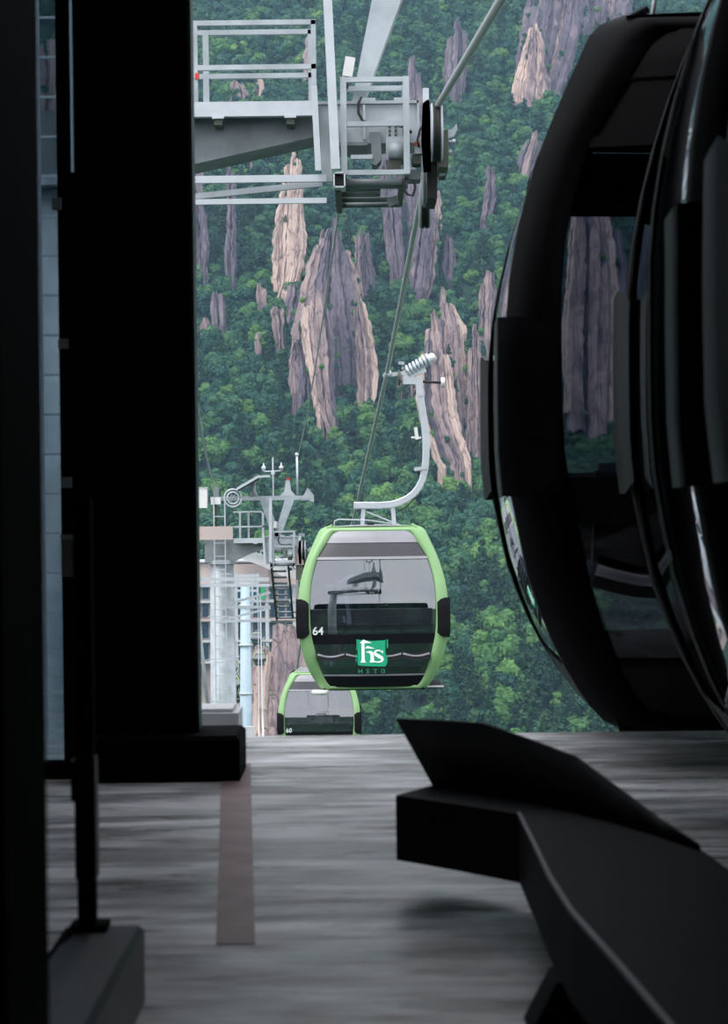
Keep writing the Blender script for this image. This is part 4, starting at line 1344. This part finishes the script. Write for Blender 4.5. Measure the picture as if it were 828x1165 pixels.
ROCKS = [
    ('rock_pinnacle', 'rock_pale', 'tallest pale tan pinnacle with a domed top', [(174, 331, 340), (178, 327, 345), (186, 325, 347), (200, 324, 346), (218, 320, 345), (235, 316, 345), (255, 313, 347), (270, 311, 349), (285, 310, 349), (300, 311, 347), (315, 311, 344), (330, 311, 337), (345, 309, 330)], 0),
    ('rock_pinnacle', 'rock_tan', 'narrow tan splinter hanging below the tallest pale pinnacle', [(335, 307, 324), (355, 308, 324), (375, 311, 324), (395, 314, 323), (412, 317, 323)], -3),
    ('rock_cliff', 'rock_tan', 'pale fractured slab in the middle of the central cliff', [(322, 352, 368), (335, 346, 372), (350, 343, 375), (375, 342, 379), (400, 345, 382), (420, 350, 381), (440, 356, 378), (465, 361, 379), (482, 367, 382), (495, 372, 385)], -2),
    ('rock_cliff', 'rock_purple', 'tall purple grey column on the central cliff beside the thin cable', [(248, 376, 383), (262, 373, 388), (290, 372, 393), (310, 374, 399), (340, 376, 403), (380, 378, 405), (405, 380, 404), (424, 384, 400)], 1),
    ('rock_cliff', 'rock_purple', 'dark lower buttress left of the pale fractured slab', [(388, 334, 342), (400, 330, 349), (420, 327, 357), (440, 327, 358), (455, 331, 352)], -5),
    ('rock_cliff', 'rock_tan', 'tan wall leaning against the right flank of the purple column', [(330, 400, 410), (350, 401, 416), (375, 403, 423), (400, 405, 428), (425, 405, 431), (450, 405, 430), (470, 408, 422), (480, 410, 418)], -1),
    ('rock_pinnacle', 'rock_tan', 'small pointed shard beside the base of the tallest pinnacle', [(297, 354, 359), (306, 350, 363), (322, 346, 364), (342, 342, 362)], -2),
    ('rock_pinnacle', 'rock_purple', 'dark wedge between the tallest pinnacle and the fractured slab', [(322, 330, 344), (340, 326, 345), (365, 323, 341), (385, 324, 337)], -1),
    ('rock_pinnacle', 'rock_tan', 'upper broken rock left of the cable above the purple column', [(260, 366, 372), (285, 362, 374), (305, 362, 376), (325, 366, 378)], 3),
    ('rock_pinnacle', 'rock_purple', 'long thin column seen between the near tower struts', [(168, 257, 264), (200, 256, 267), (240, 258, 269), (270, 257, 269), (295, 254, 270), (320, 256, 269), (340, 259, 267)], 0),
    ('rock_cliff', 'rock_purple', 'purple cliff beside the dark column edge', [(172, 208, 232), (215, 212, 231), (250, 214, 234), (280, 216, 239), (310, 216, 236), (332, 218, 231)], 0),
    ('rock_pinnacle', 'rock_purple', 'stubby grey fang on the wooded slope near the dark column', [(322, 246, 252), (335, 241, 255), (355, 240, 257), (375, 241, 258), (390, 243, 256)], -2),
    ('rock_pinnacle', 'rock_tan', 'low tan block beside the stubby grey fang', [(362, 229, 237), (374, 226, 241), (388, 228, 243)], -2),
    ('rock_pinnacle', 'rock_tan', 'small split tan fin left of the tallest pinnacle', [(322, 295, 300), (332, 291, 304), (345, 291, 306), (358, 293, 304), (370, 295, 300)], -1),
    ('rock_pinnacle', 'rock_tan', 'short tan stump on the slope under the split fin', [(380, 291, 296), (390, 289, 298), (408, 290, 298), (418, 291, 297)], -3),
    ('rock_pinnacle', 'rock_tan', 'larger rounded dome framed by the tower handrail', [(92, 266, 272), (99, 261, 279), (108, 258, 283), (120, 257, 285)], 0),
    ('rock_pinnacle', 'rock_pale', 'smaller rounded dome framed by the tower handrail', [(89, 291, 298), (96, 288, 301), (106, 286, 302), (120, 286, 303)], 0),
    ('rock_cliff', 'rock_tan', 'pale wedge face seen under the tower girder', [(160, 281, 300), (172, 281, 299), (185, 283, 298), (197, 286, 296)], 0),
    ('rock_pinnacle', 'rock_tan', 'thin pale blade behind the handrail corner post', [(42, 348, 354), (65, 345, 357), (95, 343, 356), (108, 345, 353)], 0),
    ('rock_cliff', 'rock_purple', 'shadowed purple wall behind the tower cage', [(165, 428, 448), (200, 430, 452), (240, 434, 458), (280, 438, 460), (315, 444, 462), (335, 450, 462)], 2),
    ('rock_cliff', 'rock_purple', 'streaked purple column just behind the haul rope', [(216, 484, 496), (232, 478, 500), (262, 474, 499), (295, 469, 496), (325, 464, 494), (348, 462, 482)], 0),
    ('rock_pinnacle', 'rock_purple', 'slim twin spire right of the haul rope column', [(262, 508, 512), (280, 504, 516), (305, 502, 519), (325, 505, 517)], 0),
    ('rock_cliff', 'rock_tan', 'big pink tan cliff behind the cabin hanger', [(352, 488, 495), (362, 484, 501), (385, 481, 507), (415, 477, 513), (445, 471, 518), (475, 474, 522), (500, 484, 528), (520, 491, 537), (535, 499, 538), (548, 506, 530), (557, 511, 522)], -2),
    ('rock_pinnacle', 'rock_tan', 'narrow spike above the big pink tan cliff', [(328, 501, 505), (340, 499, 509), (356, 499, 512), (370, 501, 513)], 0),
    ('rock_cliff', 'rock_tan', 'ribbed face between the big cliff and the dark station cabin', [(365, 536, 543), (395, 532, 548), (430, 531, 549), (470, 534, 549), (500, 528, 552), (525, 526, 556), (542, 530, 554)], 0),
    ('rock_cliff', 'rock_tan', 'pale tower rock half hidden by the dark cabin rim', [(303, 550, 557), (315, 547, 563), (340, 545, 566), (375, 542, 565), (405, 544, 566), (430, 548, 566)], 0),
    ('rock_cliff', 'rock_tan', 'streaked high cliff up beside the dark cabin roof', [(28, 600, 614), (50, 596, 619), (75, 589, 622), (100, 581, 626), (118, 582, 622), (128, 592, 618)], 0),
    ('rock_cliff', 'rock_purple', 'upper purple column at the top edge above the streaked high cliff', [(-30, 616, 646), (0, 620, 643), (30, 622, 641), (56, 627, 637)], 0),
    ('rock_cliff', 'rock_purple', 'dark purple crag at the top edge by the cabin roof', [(-40, 645, 730), (0, 650, 722), (25, 655, 715), (50, 670, 700)], 0),
    ('rock_pinnacle', 'rock_tan', 'rounded boulder column against the dark cabin edge', [(148, 603, 614), (160, 600, 617), (172, 592, 616), (190, 586, 612), (215, 582, 602)], 0),
    ('rock_pinnacle', 'rock_purple', 'thin dark rib on the wooded slope right of the sheave', [(172, 554, 560), (200, 552, 563), (225, 550, 565), (245, 546, 560), (270, 545, 552)], 0),
    ('rock_cliff', 'rock_tan', 'tall reddish wall seen through the dark cabin window', [(205, 660, 684), (240, 650, 700), (300, 644, 712), (380, 638, 716), (450, 640, 712), (505, 652, 700)], -1),
    ('rock_cliff', 'rock_purple', 'purple wall seen past the second dark cabin', [(120, 740, 790), (200, 732, 806), (300, 728, 815), (400, 735, 800)], 0),
    ('rock_cliff', 'rock_purple', 'shaded crag left of the pillar gap', [(40, 40, 110), (140, 36, 118), (260, 38, 120), (360, 50, 110)], 0),
    ('rock_cliff', 'rock_tan', 'small bare patch among trees left of the haul rope', [(420, 452, 470), (440, 450, 473), (455, 455, 470)], -2),
    ('rock_cliff', 'rock_purple', 'grey wall between the central cliff and the haul rope', [(260, 404, 418), (300, 402, 424), (330, 404, 428), (350, 410, 426)], 3),
    ('rock_cliff', 'rock_purple', 'dim crag high above the tower cage', [(20, 512, 528), (55, 506, 534), (95, 504, 530), (120, 510, 524)], 0),
    ('rock_cliff', 'rock_purple', 'broad grey wall that the central rock slabs lean on', [(262, 366, 392), (300, 350, 402), (330, 342, 408), (380, 330, 424), (420, 328, 428), (455, 336, 424), (472, 345, 415)], 9),
    ('rock_cliff', 'rock_tan', 'broad pinkish wall that the big cliff behind the hanger leans on', [(338, 497, 512), (370, 484, 545), (420, 478, 553), (470, 478, 557), (520, 490, 557), (545, 505, 553)], 8),
    ('rock_cliff', 'rock_purple', 'broad violet wall behind the streaked high cliff', [(-30, 604, 668), (20, 594, 664), (70, 586, 652), (108, 582, 640), (128, 588, 624)], 8),
    ('rock_cliff', 'rock_purple', 'broad shaded wall between the tower cage and the haul rope column', [(190, 428, 500), (240, 432, 502), (300, 440, 498), (345, 456, 490)], 9),
    ('rock_cliff', 'rock_purple', 'dim violet rock high between the post and the inclined leg', [(60, 466, 476), (100, 462, 480), (150, 460, 482), (190, 464, 478)], 0),
]
OUTL = []


def rock_mesh(tabl, tabr, y0, y1, Db, rnd, base_z, blunt=True):
    nr = max(8, int((y1 - y0) / 2.0))
    npl = rnd.randint(6, 9)
    planes = [(2 * math.pi * (i + rnd.uniform(-.3, .3)) / npl, rnd.uniform(0.80, 1.0)) for i in range(npl)]
    cracks = [(rnd.uniform(0, 2 * math.pi), rnd.uniform(.06, .14), rnd.uniform(.10, .24), rnd.uniform(0, 50)) for _ in range(5)]
    NA = 40
    rows_ = []
    seed = rnd.uniform(0, 100)
    for i in range(nr + 4):
        t = min(i, nr) / nr
        py = y0 + (y1 - y0) * t
        jl = noise.noise(Vector((seed, py * 0.11, 0))) * 2.2
        jr = noise.noise(Vector((seed + 9, py * 0.11, 0))) * 2.2
        xl, xr = lerp_tab(tabl, py) + jl, lerp_tab(tabr, py) + jr
        Dy = Db + 0.30 * (y1 - py) * Db / FPX
        c_ = P((xl + xr) / 2, py, Dy)
        hw_ = max(0.6, (xr - xl) / 2 * Dy / FPX)
        if i > nr:
            c_ = c_ - Vector((0, 0, (i - nr) * (2.0 + hw_ * .35)))
            hw_ *= 1 + .08 * (i - nr)
        if i == 0:
            hw_ *= .7
        dep = max(hw_ * 0.95, 2.5)
        row = []
        for j in range(NA):
            th_ = 2 * math.pi * j / NA
            r_ = 9
            for pa, pd in planes:
                cth = math.cos(th_ - pa)
                if cth > 0.05:
                    r_ = min(r_, pd / cth)
            r_ = min(r_, 1.12)
            cxy = Vector((math.cos(th_), math.sin(th_), 0))
            rg = noise.noise(Vector((cxy.x * 2.6 + seed, cxy.y * 2.6, c_.z * 0.03)))
            r_ *= 1 + 0.16 * rg
            bl = noise.cell(Vector((cxy.x * 2.0 + seed, cxy.y * 2.0 + 5, c_.z * 0.10 + rg)))
            r_ *= 1 + (0.10 if i <= nr - 3 else 0.0) * (bl - .5)
            for ca, cw, cd, cs_ in cracks:
                aa = ca + 0.45 * noise.noise(Vector((cs_, c_.z * 0.035, 0)))
                da = (th_ - aa + math.pi) % (2 * math.pi) - math.pi
                r_ -= cd * math.exp(-(da / cw) ** 2)
            row.append(Vector((c_.x + hw_ * r_ * math.cos(th_), c_.y + dep * r_ * math.sin(th_), c_.z + 1.1 * rg)) - base_z)
        row.append(row[0].copy())
        rows_.append(row)
    m = MB()
    m.grid(rows_)
    cen = sum((Vector(p) for p in rows_[0][:-1]), Vector()) / NA + Vector((0, 0, 0.6))
    m.add([cen] + rows_[0], [(0, j + 2, j + 1) for j in range(NA)])
    return m


def rock(name, mat, label, outline, doff, fixedD=None):
    """a rock is a bundle of upright columns split by joints; each column is a part"""
    pyb = outline[-1][0]
    pxb = (outline[-1][1] + outline[-1][2]) / 2
    Db = (fixedD or hit(pxb, pyb)) + doff
    rnd = random.Random(sum(map(ord, label)))
    y0, y1 = outline[0][0], outline[-1][0]
    wmax = max(p[2] - p[1] for p in outline)
    # keep the foot broad: the trees in front of it make the ragged lower edge
    out2 = []
    for py, xl, xr in outline:
        if py > y0 + .45 * (y1 - y0) and xr - xl < .72 * wmax:
            g_ = (.72 * wmax - (xr - xl)) / 2
            xl, xr = xl - g_, xr + g_
        out2.append((py, xl, xr))
    root = empty(name, P(pxb, pyb, Db))
    tag(root, label, 'rock', 'bare granite rocks on the mountainside')
    O_ = Vector(root.location)
    nc = max(1, min(7, round(wmax / 9)))
    mats = {'rock_pale': ['rock_pale', 'rock_pale', 'rock_tan'], 'rock_tan': ['rock_tan', 'rock_tan', 'rock_pale', 'rock_purple'], 'rock_purple': ['rock_purple', 'rock_purple', 'rock_tan']}[mat]
    TLf, TRf = [(p[0], p[1]) for p in out2], [(p[0], p[2]) for p in out2]
    cuts = [0.0] + sorted((i + rnd.uniform(-.25, .25)) / nc for i in range(1, nc)) + [1.0]
    for i in range(nc):
        a_, c_ = cuts[i] - (.06 if i else 0), cuts[i + 1] + (.06 if i < nc - 1 else 0)
        mid = abs((cuts[i] + cuts[i + 1]) / 2 - .5) * 2
        ya = y0 + (y1 - y0) * (rnd.uniform(0, .06) if mid < .4 else rnd.uniform(.03, .26)) if nc > 1 else y0
        yb = y1 - (y1 - y0) * (rnd.uniform(0, .05) if mid < .5 else rnd.uniform(0, .22)) if nc > 1 else y1
        ks = [ya + (yb - ya) * q_ / 8 for q_ in range(9)]
        tl = [(k_, lerp_tab(TLf, k_) * (1 - a_) + lerp_tab(TRf, k_) * a_) for k_ in ks]
        tr = [(k_, lerp_tab(TLf, k_) * (1 - c_) + lerp_tab(TRf, k_) * c_) for k_ in ks]
        dd = 0.0 if nc == 1 else rnd.uniform(-.5, .5) * wmax * .18 * Db / FPX - (1 - mid) * wmax * .16 * Db / FPX
        rock_mesh(tl, tr, ya, yb, Db + dd, rnd, O_).build('rock_column', mat if i == nc // 2 else rnd.choice(mats), root)
    OUTL.append((TLf, TRf, y0, y1, Db))
    return root


for r_ in ROCKS:
    rock(*r_)
# outcrop that carries the lower station, nearer than the slope
rock('rock_cliff', 'rock_tan', 'brown and violet outcrop below the lower station', [(712, 300, 345), (722, 292, 372), (745, 286, 380), (775, 280, 385), (805, 278, 388), (850, 276, 392)], 0, 400)
rock('rock_cliff', 'rock_tan', 'orange brown rock between the tower mast and the blue pole', [(783, 247, 262), (795, 240, 268), (820, 236, 272), (850, 232, 275)], 0, 404)

# ------------------------------------------------------------------ lower station building
DB = 432.0
bd = empty('lower_station', P(275, 900, DB))
bd.location.z = -66
tag(bd, 'pink and pale lower station building with dark windows behind the far tower', 'building')
Bd = lambda px, py, dy=0.0: P(px, py, DB + dy) - bd.location


def bbox(name, px0, px1, py0, py1, d0, d1, mat, parent=bd):
    a_, c_ = Bd(px0, py1, 0), Bd(px1, py0, 0)
    return MB().box(a_.x, c_.x, d0, d1, a_.z, c_.z).build(name, mat, parent)


bbox('body', 170, 336, 640, 935, 1.0, 16, 'pink_stucco')
bbox('parapet', 168, 338, 637, 641, 0.3, 16.5, 'pale_concrete')
bbox('pink_wall', 240, 305, 642, 664, 0.0, 1.0, 'pink_stucco')
for y_ in (664, 682, 703, 727, 751):
    bbox('slab', 168, 337, y_, y_ + 4.5, -1.2, 1.2, 'pale_concrete' if y_ != 703 else 'pink_stucco')
for ry0, ry1 in ((668.5, 682), (686.5, 703), (707.5, 727), (731.5, 751)):
    px = 172
    while px < 332:
        wv = 8
        f = bbox('window', px, px + wv, ry0, ry1, 0.85, 1.05, 'pale_concrete')
        bbox('pane', px + .6, px + wv - .6, ry0 + .8, ry1 - .6, 0.78, 0.9, 'window_blue', f)
        px += wv + 1.6
for px in (188, 224, 268, 303, 334):
    bbox('pillar', px, px + 2.4, 664, 780, -1.0, -0.4, 'pale_concrete')
bbox('sign_board', 297, 301.5, 664, 681, -1.7, -1.3, 'sign_green')
m = MB()
stp = empty('stair')
stp.parent = bd
m.prism([Bd(*p, -4) for p in ((272, 626), (296, 630), (320, 641), (346, 647), (346, 660), (322, 656), (298, 644), (270, 634))], (0, 2.0, 0))
m.build('flight', 'pale_concrete', stp)
path = [(272, 622), (296, 625), (320, 636), (346, 642)]
for (xa, ya), (xb, yb) in zip(path, path[1:]):
    MB().bar(Bd(xa, ya, -4.2), Bd(xb, yb, -4.2), 0.3).build('handrail', 'light_steel', stp)
for i in range(16):
    t = i / 15 * 74
    xx = 272 + t
    yy = lerp_tab([(272, 622), (296, 625), (320, 636), (346, 642)], xx)
    MB().bar(Bd(xx, yy, -4.2), Bd(xx, yy + 9, -4.2), 0.18).build('baluster', 'light_steel', stp)

# ================================================================== TREES
def quad_leaf(m, c, nrm, size, rnd):
    nrm = nrm.normalized()
    u = nrm.cross(Vector((rnd.uniform(-1, 1), rnd.uniform(-1, 1), rnd.uniform(-1, 1)))).normalized()
    v = nrm.cross(u)
    a, b_ = size * rnd.uniform(.7, 1.2), size * rnd.uniform(.45, .8)
    m.add([c - u * a, c + v * b_ - u * a * .1, c + u * a, c - v * b_ + u * a * .1], [(0, 1, 2, 3)])


def broadleaf(seed, R, H, nb, nl, leaf='broad_leaf'):
    rnd = random.Random(seed)
    m = MB()
    blobs = []
    for i in range(nb):
        th_ = rnd.uniform(0, 6.283)
        k_ = rnd.uniform(0.1, .72)
        zz = rnd.uniform(0.38, 0.86)
        r_ = R * rnd.uniform(.36, .52) * (1.1 - .35 * abs(zz - .55))
        blobs.append((Vector((R * k_ * math.cos(th_), R * k_ * math.sin(th_), H * zz)), r_))
    blobs.append((Vector((0, 0, H * .82)), R * .48))
    blobs.append((Vector((0, 0, H * .5)), R * .7))
    ico = bmesh.new()
    bmesh.ops.create_icosphere(ico, subdivisions=2, radius=1)
    iv = [v.co.copy() for v in ico.verts]
    ifc = [tuple(v.index for v in f.verts) for f in ico.faces]
    ico.free()
    for c, r_ in blobs:
        vs = []
        for p in iv:
            q_ = p * r_ * (0.86 + 0.22 * noise.noise(p * 2.1 + c))
            vs.append(c + Vector((q_.x, q_.y, q_.z * .82)))
        m.add(vs, ifc)
        for k_ in range(int(nl * r_ / R)):
            d = Vector((rnd.gauss(0, 1), rnd.gauss(0, 1), rnd.gauss(0.25, 1))).normalized()
            p = c + Vector((d.x, d.y, d.z * .82)) * r_ * rnd.uniform(.88, 1.14)
            quad_leaf(m, p, d + Vector((rnd.uniform(-.7, .7), rnd.uniform(-.7, .7), rnd.uniform(0, .9))), rnd.uniform(.30, .58), rnd)
    return m.mesh('crown', leaf, fix=False)


def pine(seed, R, H, tiers):
    rnd = random.Random(seed)
    m = MB()
    for t in range(tiers):
        k_ = t / (tiers - 1)
        zz = H * (0.24 + 0.74 * k_)
        rr = R * (1.0 - 0.80 * k_ ** 1.3) * rnd.uniform(.8, 1.12)
        nbr = 5 if k_ < .7 else 4
        a0_ = rnd.uniform(0, 6.28)
        for b_ in range(nbr):
            th_ = a0_ + 6.283 * b_ / nbr + rnd.uniform(-.35, .35)
            L_ = rr * rnd.uniform(.7, 1.1)
            zz = H * (0.24 + 0.74 * k_) + rnd.uniform(-.55, .55)
            d = Vector((math.cos(th_), math.sin(th_), 0))
            sdir = Vector((-d.y, d.x, 0))
            ns = max(3, int(L_ / .34))
            for s_ in range(ns):
                f = (s_ + .6) / ns
                wv = L_ * .36 * math.sin(math.pi * min(1, f * .8 + .18))
                for e in range(5):
                    p = d * L_ * f + sdir * rnd.uniform(-1, 1) * wv + Vector((0, 0, zz + .10 * math.sin(f * 3) - .16 * f * f * L_ + rnd.uniform(-.16, .22)))
                    quad_leaf(m, p, Vector((rnd.uniform(-1.1, 1.1), rnd.uniform(-1.1, 1.1), .8)), rnd.uniform(.34, .56), rnd)
    m.lathe((0, 0, H * .15), (0, 0, 1), [(0, .10), (H * .8, .03)], 5)
    return m.mesh('crown', 'pine_needle', fix=False)


CROWN = [broadleaf(1, 2.7, 6.2, 8, 120), broadleaf(2, 2.2, 5.6, 6, 130), broadleaf(3, 3.0, 6.6, 10, 110, 'young_leaf'), pine(4, 2.9, 9.5, 9), pine(5, 2.4, 8.0, 7)]
TRUNK_B = MB().lathe((0, 0, -1.5), (0, 0, 1), [(0, .22), (3.0, .16), (5.2, .07)], 7).mesh('trunk', 'bark')
TRUNK_P = MB().lathe((0, 0, -1.5), (0, 0, 1), [(0, .2), (4.0, .14), (8.0, .05)], 7).mesh('trunk', 'bark')


def in_rock(px, py, D):
    for tl, tr, y0, y1, Db in OUTL:
        if y0 - 2 <= py <= y1 - max(15, .16 * (y1 - y0)) and D < Db + (y1 - py) * .1 + 3:
            e_ = 1.5 + 3.0 * noise.noise(Vector((px * .12, py * .12, 3)))
            if lerp_tab(tl, py) + e_ < px < lerp_tab(tr, py) - e_:
                return True
    return False


rt = random.Random(21)
cands = []
# jittered grid over the slope, in metres
yy = 404.0
while yy < 880:
    sp = 3.6 if yy < 560 else 3.4
    half = yy * 0.205 + 15
    xx = -half
    while xx < half:
        x, y = xx + rt.uniform(-1.5, 1.5), yy + rt.uniform(-1.5, 1.5)
        xx += sp
        if rt.random() < 0.10:
            continue
        z = ground(x, y)
        px, py = proj(Vector((x, y, z)))
        if px < 20 or px > 850 or py < -60 or py > 900:
            continue
        if not (205 < px < 720) and rt.random() < .35:
            continue
        sc = rt.uniform(.75, 1.4) * (1.0 if y < 600 else 0.95)
        pyt = proj(Vector((x, y, z + 4.6 * sc)))[1]
        pym = proj(Vector((x, y, z + 2.6 * sc)))[1]
        if in_rock(px, pyt, y) or in_rock(px, pym, y) or in_rock(px + 4, pym, y) or in_rock(px - 4, pym, y):
            if rt.random() < .985:
                continue
            sc *= .5
        if 166 < px < 348 and 618 < py < 800 and y < 455:
            continue
        if px < 350 and y < 420:
            continue
        # pines gather on the right of the lower slope; broadleaf elsewhere
        pk = noise.noise(Vector((x * .02, y * .02, 7)))
        lower = y < 520
        ispine = (rt.random() < (0.42 if lower and pk > -0.05 else 0.20 if pk > .1 else 0.08))
        kind = rt.choice((3, 4)) if ispine else (2 if rt.random() < (.42 if lower else .16 if y < 640 else .08) else rt.choice((0, 1)))
        cands.append((x, y, z - .3, sc, kind, rt.uniform(0, 6.28), px, py))
    yy += sp
# shrubs that root in the cracks and along the ledges of the rocks
dg = bpy.context.evaluated_depsgraph_get()
for tl, tr, y0, y1, Db in OUTL:
    nsh = int((y1 - y0) / 7)
    for i in range(nsh):
        py = rt.uniform(y0 + 6, y1)
        side = rt.choice((0, 1, 0, 1, rt.random()))
        px = lerp_tab(tl, py) * (1 - side) + lerp_tab(tr, py) * side
        D = Db + 0.3 * (y1 - py) * Db / FPX
        hwm = (lerp_tab(tr, py) - lerp_tab(tl, py)) / 2 * Db / FPX
        front_ = 0.0 if side in (0, 1) else -hwm * .85 * math.sqrt(max(0, 1 - (2 * side - 1) ** 2))
        p = P(px, py, D + front_)
        cands.append((p.x, p.y, p.z - 1.2, rt.uniform(.22, .5), rt.choice((0, 1, 2, 2, 4)), rt.uniform(0, 6.28), px, py))

# the 300 that show largest are trees of their own, the rest is one wood
def shown(t):
    return 225 < t[6] < 690 and 300 < t[7] < 832 and not (338 < t[6] < 512 and 598 < t[7] < 800) and t[3] > .6 and not (t[6] > 560 + max(0, t[7] - 560) * .33)


near = sorted([t for t in cands if shown(t)], key=lambda t: t[1] / t[3])[:300]
nset = set(id(t) for t in near)
def tree_label(kind, px, py, sc):
    pn = kind >= 3
    look = ('tall dark layered pine' if sc > 1.1 else 'dark layered pine' if sc > .9 else 'small dark layered pine') if pn else \
           ('big leafy broadleaf tree' if sc > 1.1 else 'leafy green broadleaf tree' if sc > .9 else 'small leafy broadleaf tree')
    if px < 350:
        where = 'beside the low rocks near the dark column' if py < 430 else 'high above the solar panel of the far tower' if py < 490 else \
            ('behind the ring wheel of the far tower' if px < 290 else 'behind the V frame of the far tower') if py < 640 else 'beside the lower station building'
    elif px < 430:
        where = ('below the central cliff, along the thin cable' if py < 520 else 'on the slope above the roof of cabin 64') if py < 600 else 'on the slope below cabin 64, above the platform edge'
    elif px < 515:
        where = ('between the haul rope and the cabin hanger' if py < 520 else 'on the slope under the curved cabin hanger') if py < 600 else 'on the slope just right of cabin 64, near its step'
    elif py < 640:
        where = 'under the big pink tan cliff beside the darkened cabin rim'
    elif py < 740:
        where = 'on the middle slope between cabin 64 and the darkened cabin'
    else:
        where = 'on the lowest slope above the guide rail fin'
    nm = 'pine_tree' if pn else 'broadleaf_tree'
    return look + ' ' + where, look + 's ' + where, nm


proto = {}
for x, y, z, sc, kind, rot, px, py in near:
    lab, grp, nm = tree_label(kind, px, py, sc)
    o = empty(nm, (x, y, z), rot)
    o.scale = (sc, sc, sc * 1.05)
    tag(o, lab, 'tree', grp)
    c = bpy.data.objects.new('crown', CROWN[kind])
    col.objects.link(c)
    c.parent = o
    t_ = bpy.data.objects.new('trunk', TRUNK_P if kind >= 3 else TRUNK_B)
    col.objects.link(t_)
    t_.parent = o
    proto.setdefault(kind, c)

rest = [t for t in cands if id(t) not in nset]
me = bpy.data.meshes.new('forest')
me.from_pydata([(t[0], t[1], t[2]) for t in rest], [], [])
for nm, ty, idx in (('size', 'FLOAT', 3), ('turn', 'FLOAT', 5)):
    at = me.attributes.new(nm, ty, 'POINT')
    at.data.foreach_set('value', [t[idx] for t in rest])
at = me.attributes.new('sort', 'INT', 'POINT')
at.data.foreach_set('value', [t[4] for t in rest])
fo = bpy.data.objects.new('forest', me)
col.objects.link(fo)
tag(fo, 'dense green wood covering the mountainside between the rocks', 'forest', kind='stuff')
ng = bpy.data.node_groups.new('wood', 'GeometryNodeTree')
ng.interface.new_socket('Geometry', in_out='INPUT', socket_type='NodeSocketGeometry')
ng.interface.new_socket('Geometry', in_out='OUTPUT', socket_type='NodeSocketGeometry')
N, K = ng.nodes, ng.links
gi, go = N.new('NodeGroupInput'), N.new('NodeGroupOutput')
jn = N.new('GeometryNodeJoinGeometry')


def named(nm, ty):
    a = N.new('GeometryNodeInputNamedAttribute')
    a.data_type = ty
    a.inputs['Name'].default_value = nm
    return a.outputs['Attribute']


siz, trn, srt = named('size', 'FLOAT'), named('turn', 'FLOAT'), named('sort', 'INT')
cx = N.new('ShaderNodeCombineXYZ')
K.new(trn, cx.inputs['Z'])
for kind, ob in proto.items():
    oi = N.new('GeometryNodeObjectInfo')
    oi.inputs['Object'].default_value = ob
    cp = N.new('FunctionNodeCompare')
    cp.data_type = 'INT'
    cp.operation = 'EQUAL'
    ins = [s for s in cp.inputs if s.type == 'INT']
    K.new(srt, ins[0])
    ins[1].default_value = kind
    ip = N.new('GeometryNodeInstanceOnPoints')
    K.new(gi.outputs[0], ip.inputs['Points'])
    K.new(cp.outputs['Result'], ip.inputs['Selection'])
    K.new(oi.outputs['Geometry'], ip.inputs['Instance'])
    K.new(cx.outputs[0], ip.inputs['Rotation'])
    K.new(siz, ip.inputs['Scale'])
    K.new(ip.outputs['Instances'], jn.inputs[0])
K.new(jn.outputs[0], go.inputs[0])
md = fo.modifiers.new('wood', 'NODES')
md.node_group = ng

# ================================================================== HAZE
hm = bpy.data.materials.new('valley_haze')
hm.use_nodes = True
hn, hl = hm.node_tree.nodes, hm.node_tree.links
hn.remove(hn['Principled BSDF'])
vs_ = hn.new('ShaderNodeVolumeScatter')
vs_.inputs['Color'].default_value = (0.42, 0.70, 1.0, 1)
vs_.inputs['Density'].default_value = 0.0002
vs_.inputs['Anisotropy'].default_value = 0.0
hl.new(vs_.outputs[0], hn['Material Output'].inputs['Volume'])
MATS['valley_haze'] = hm
hz = MB().box(-340, 340, 70, 1060, -120, 420).build('valley_haze', 'valley_haze')
tag(hz, 'thin blue haze in the air of the valley', 'haze', kind='stuff')
print('trees', len(cands), 'objects', len(bpy.data.objects))
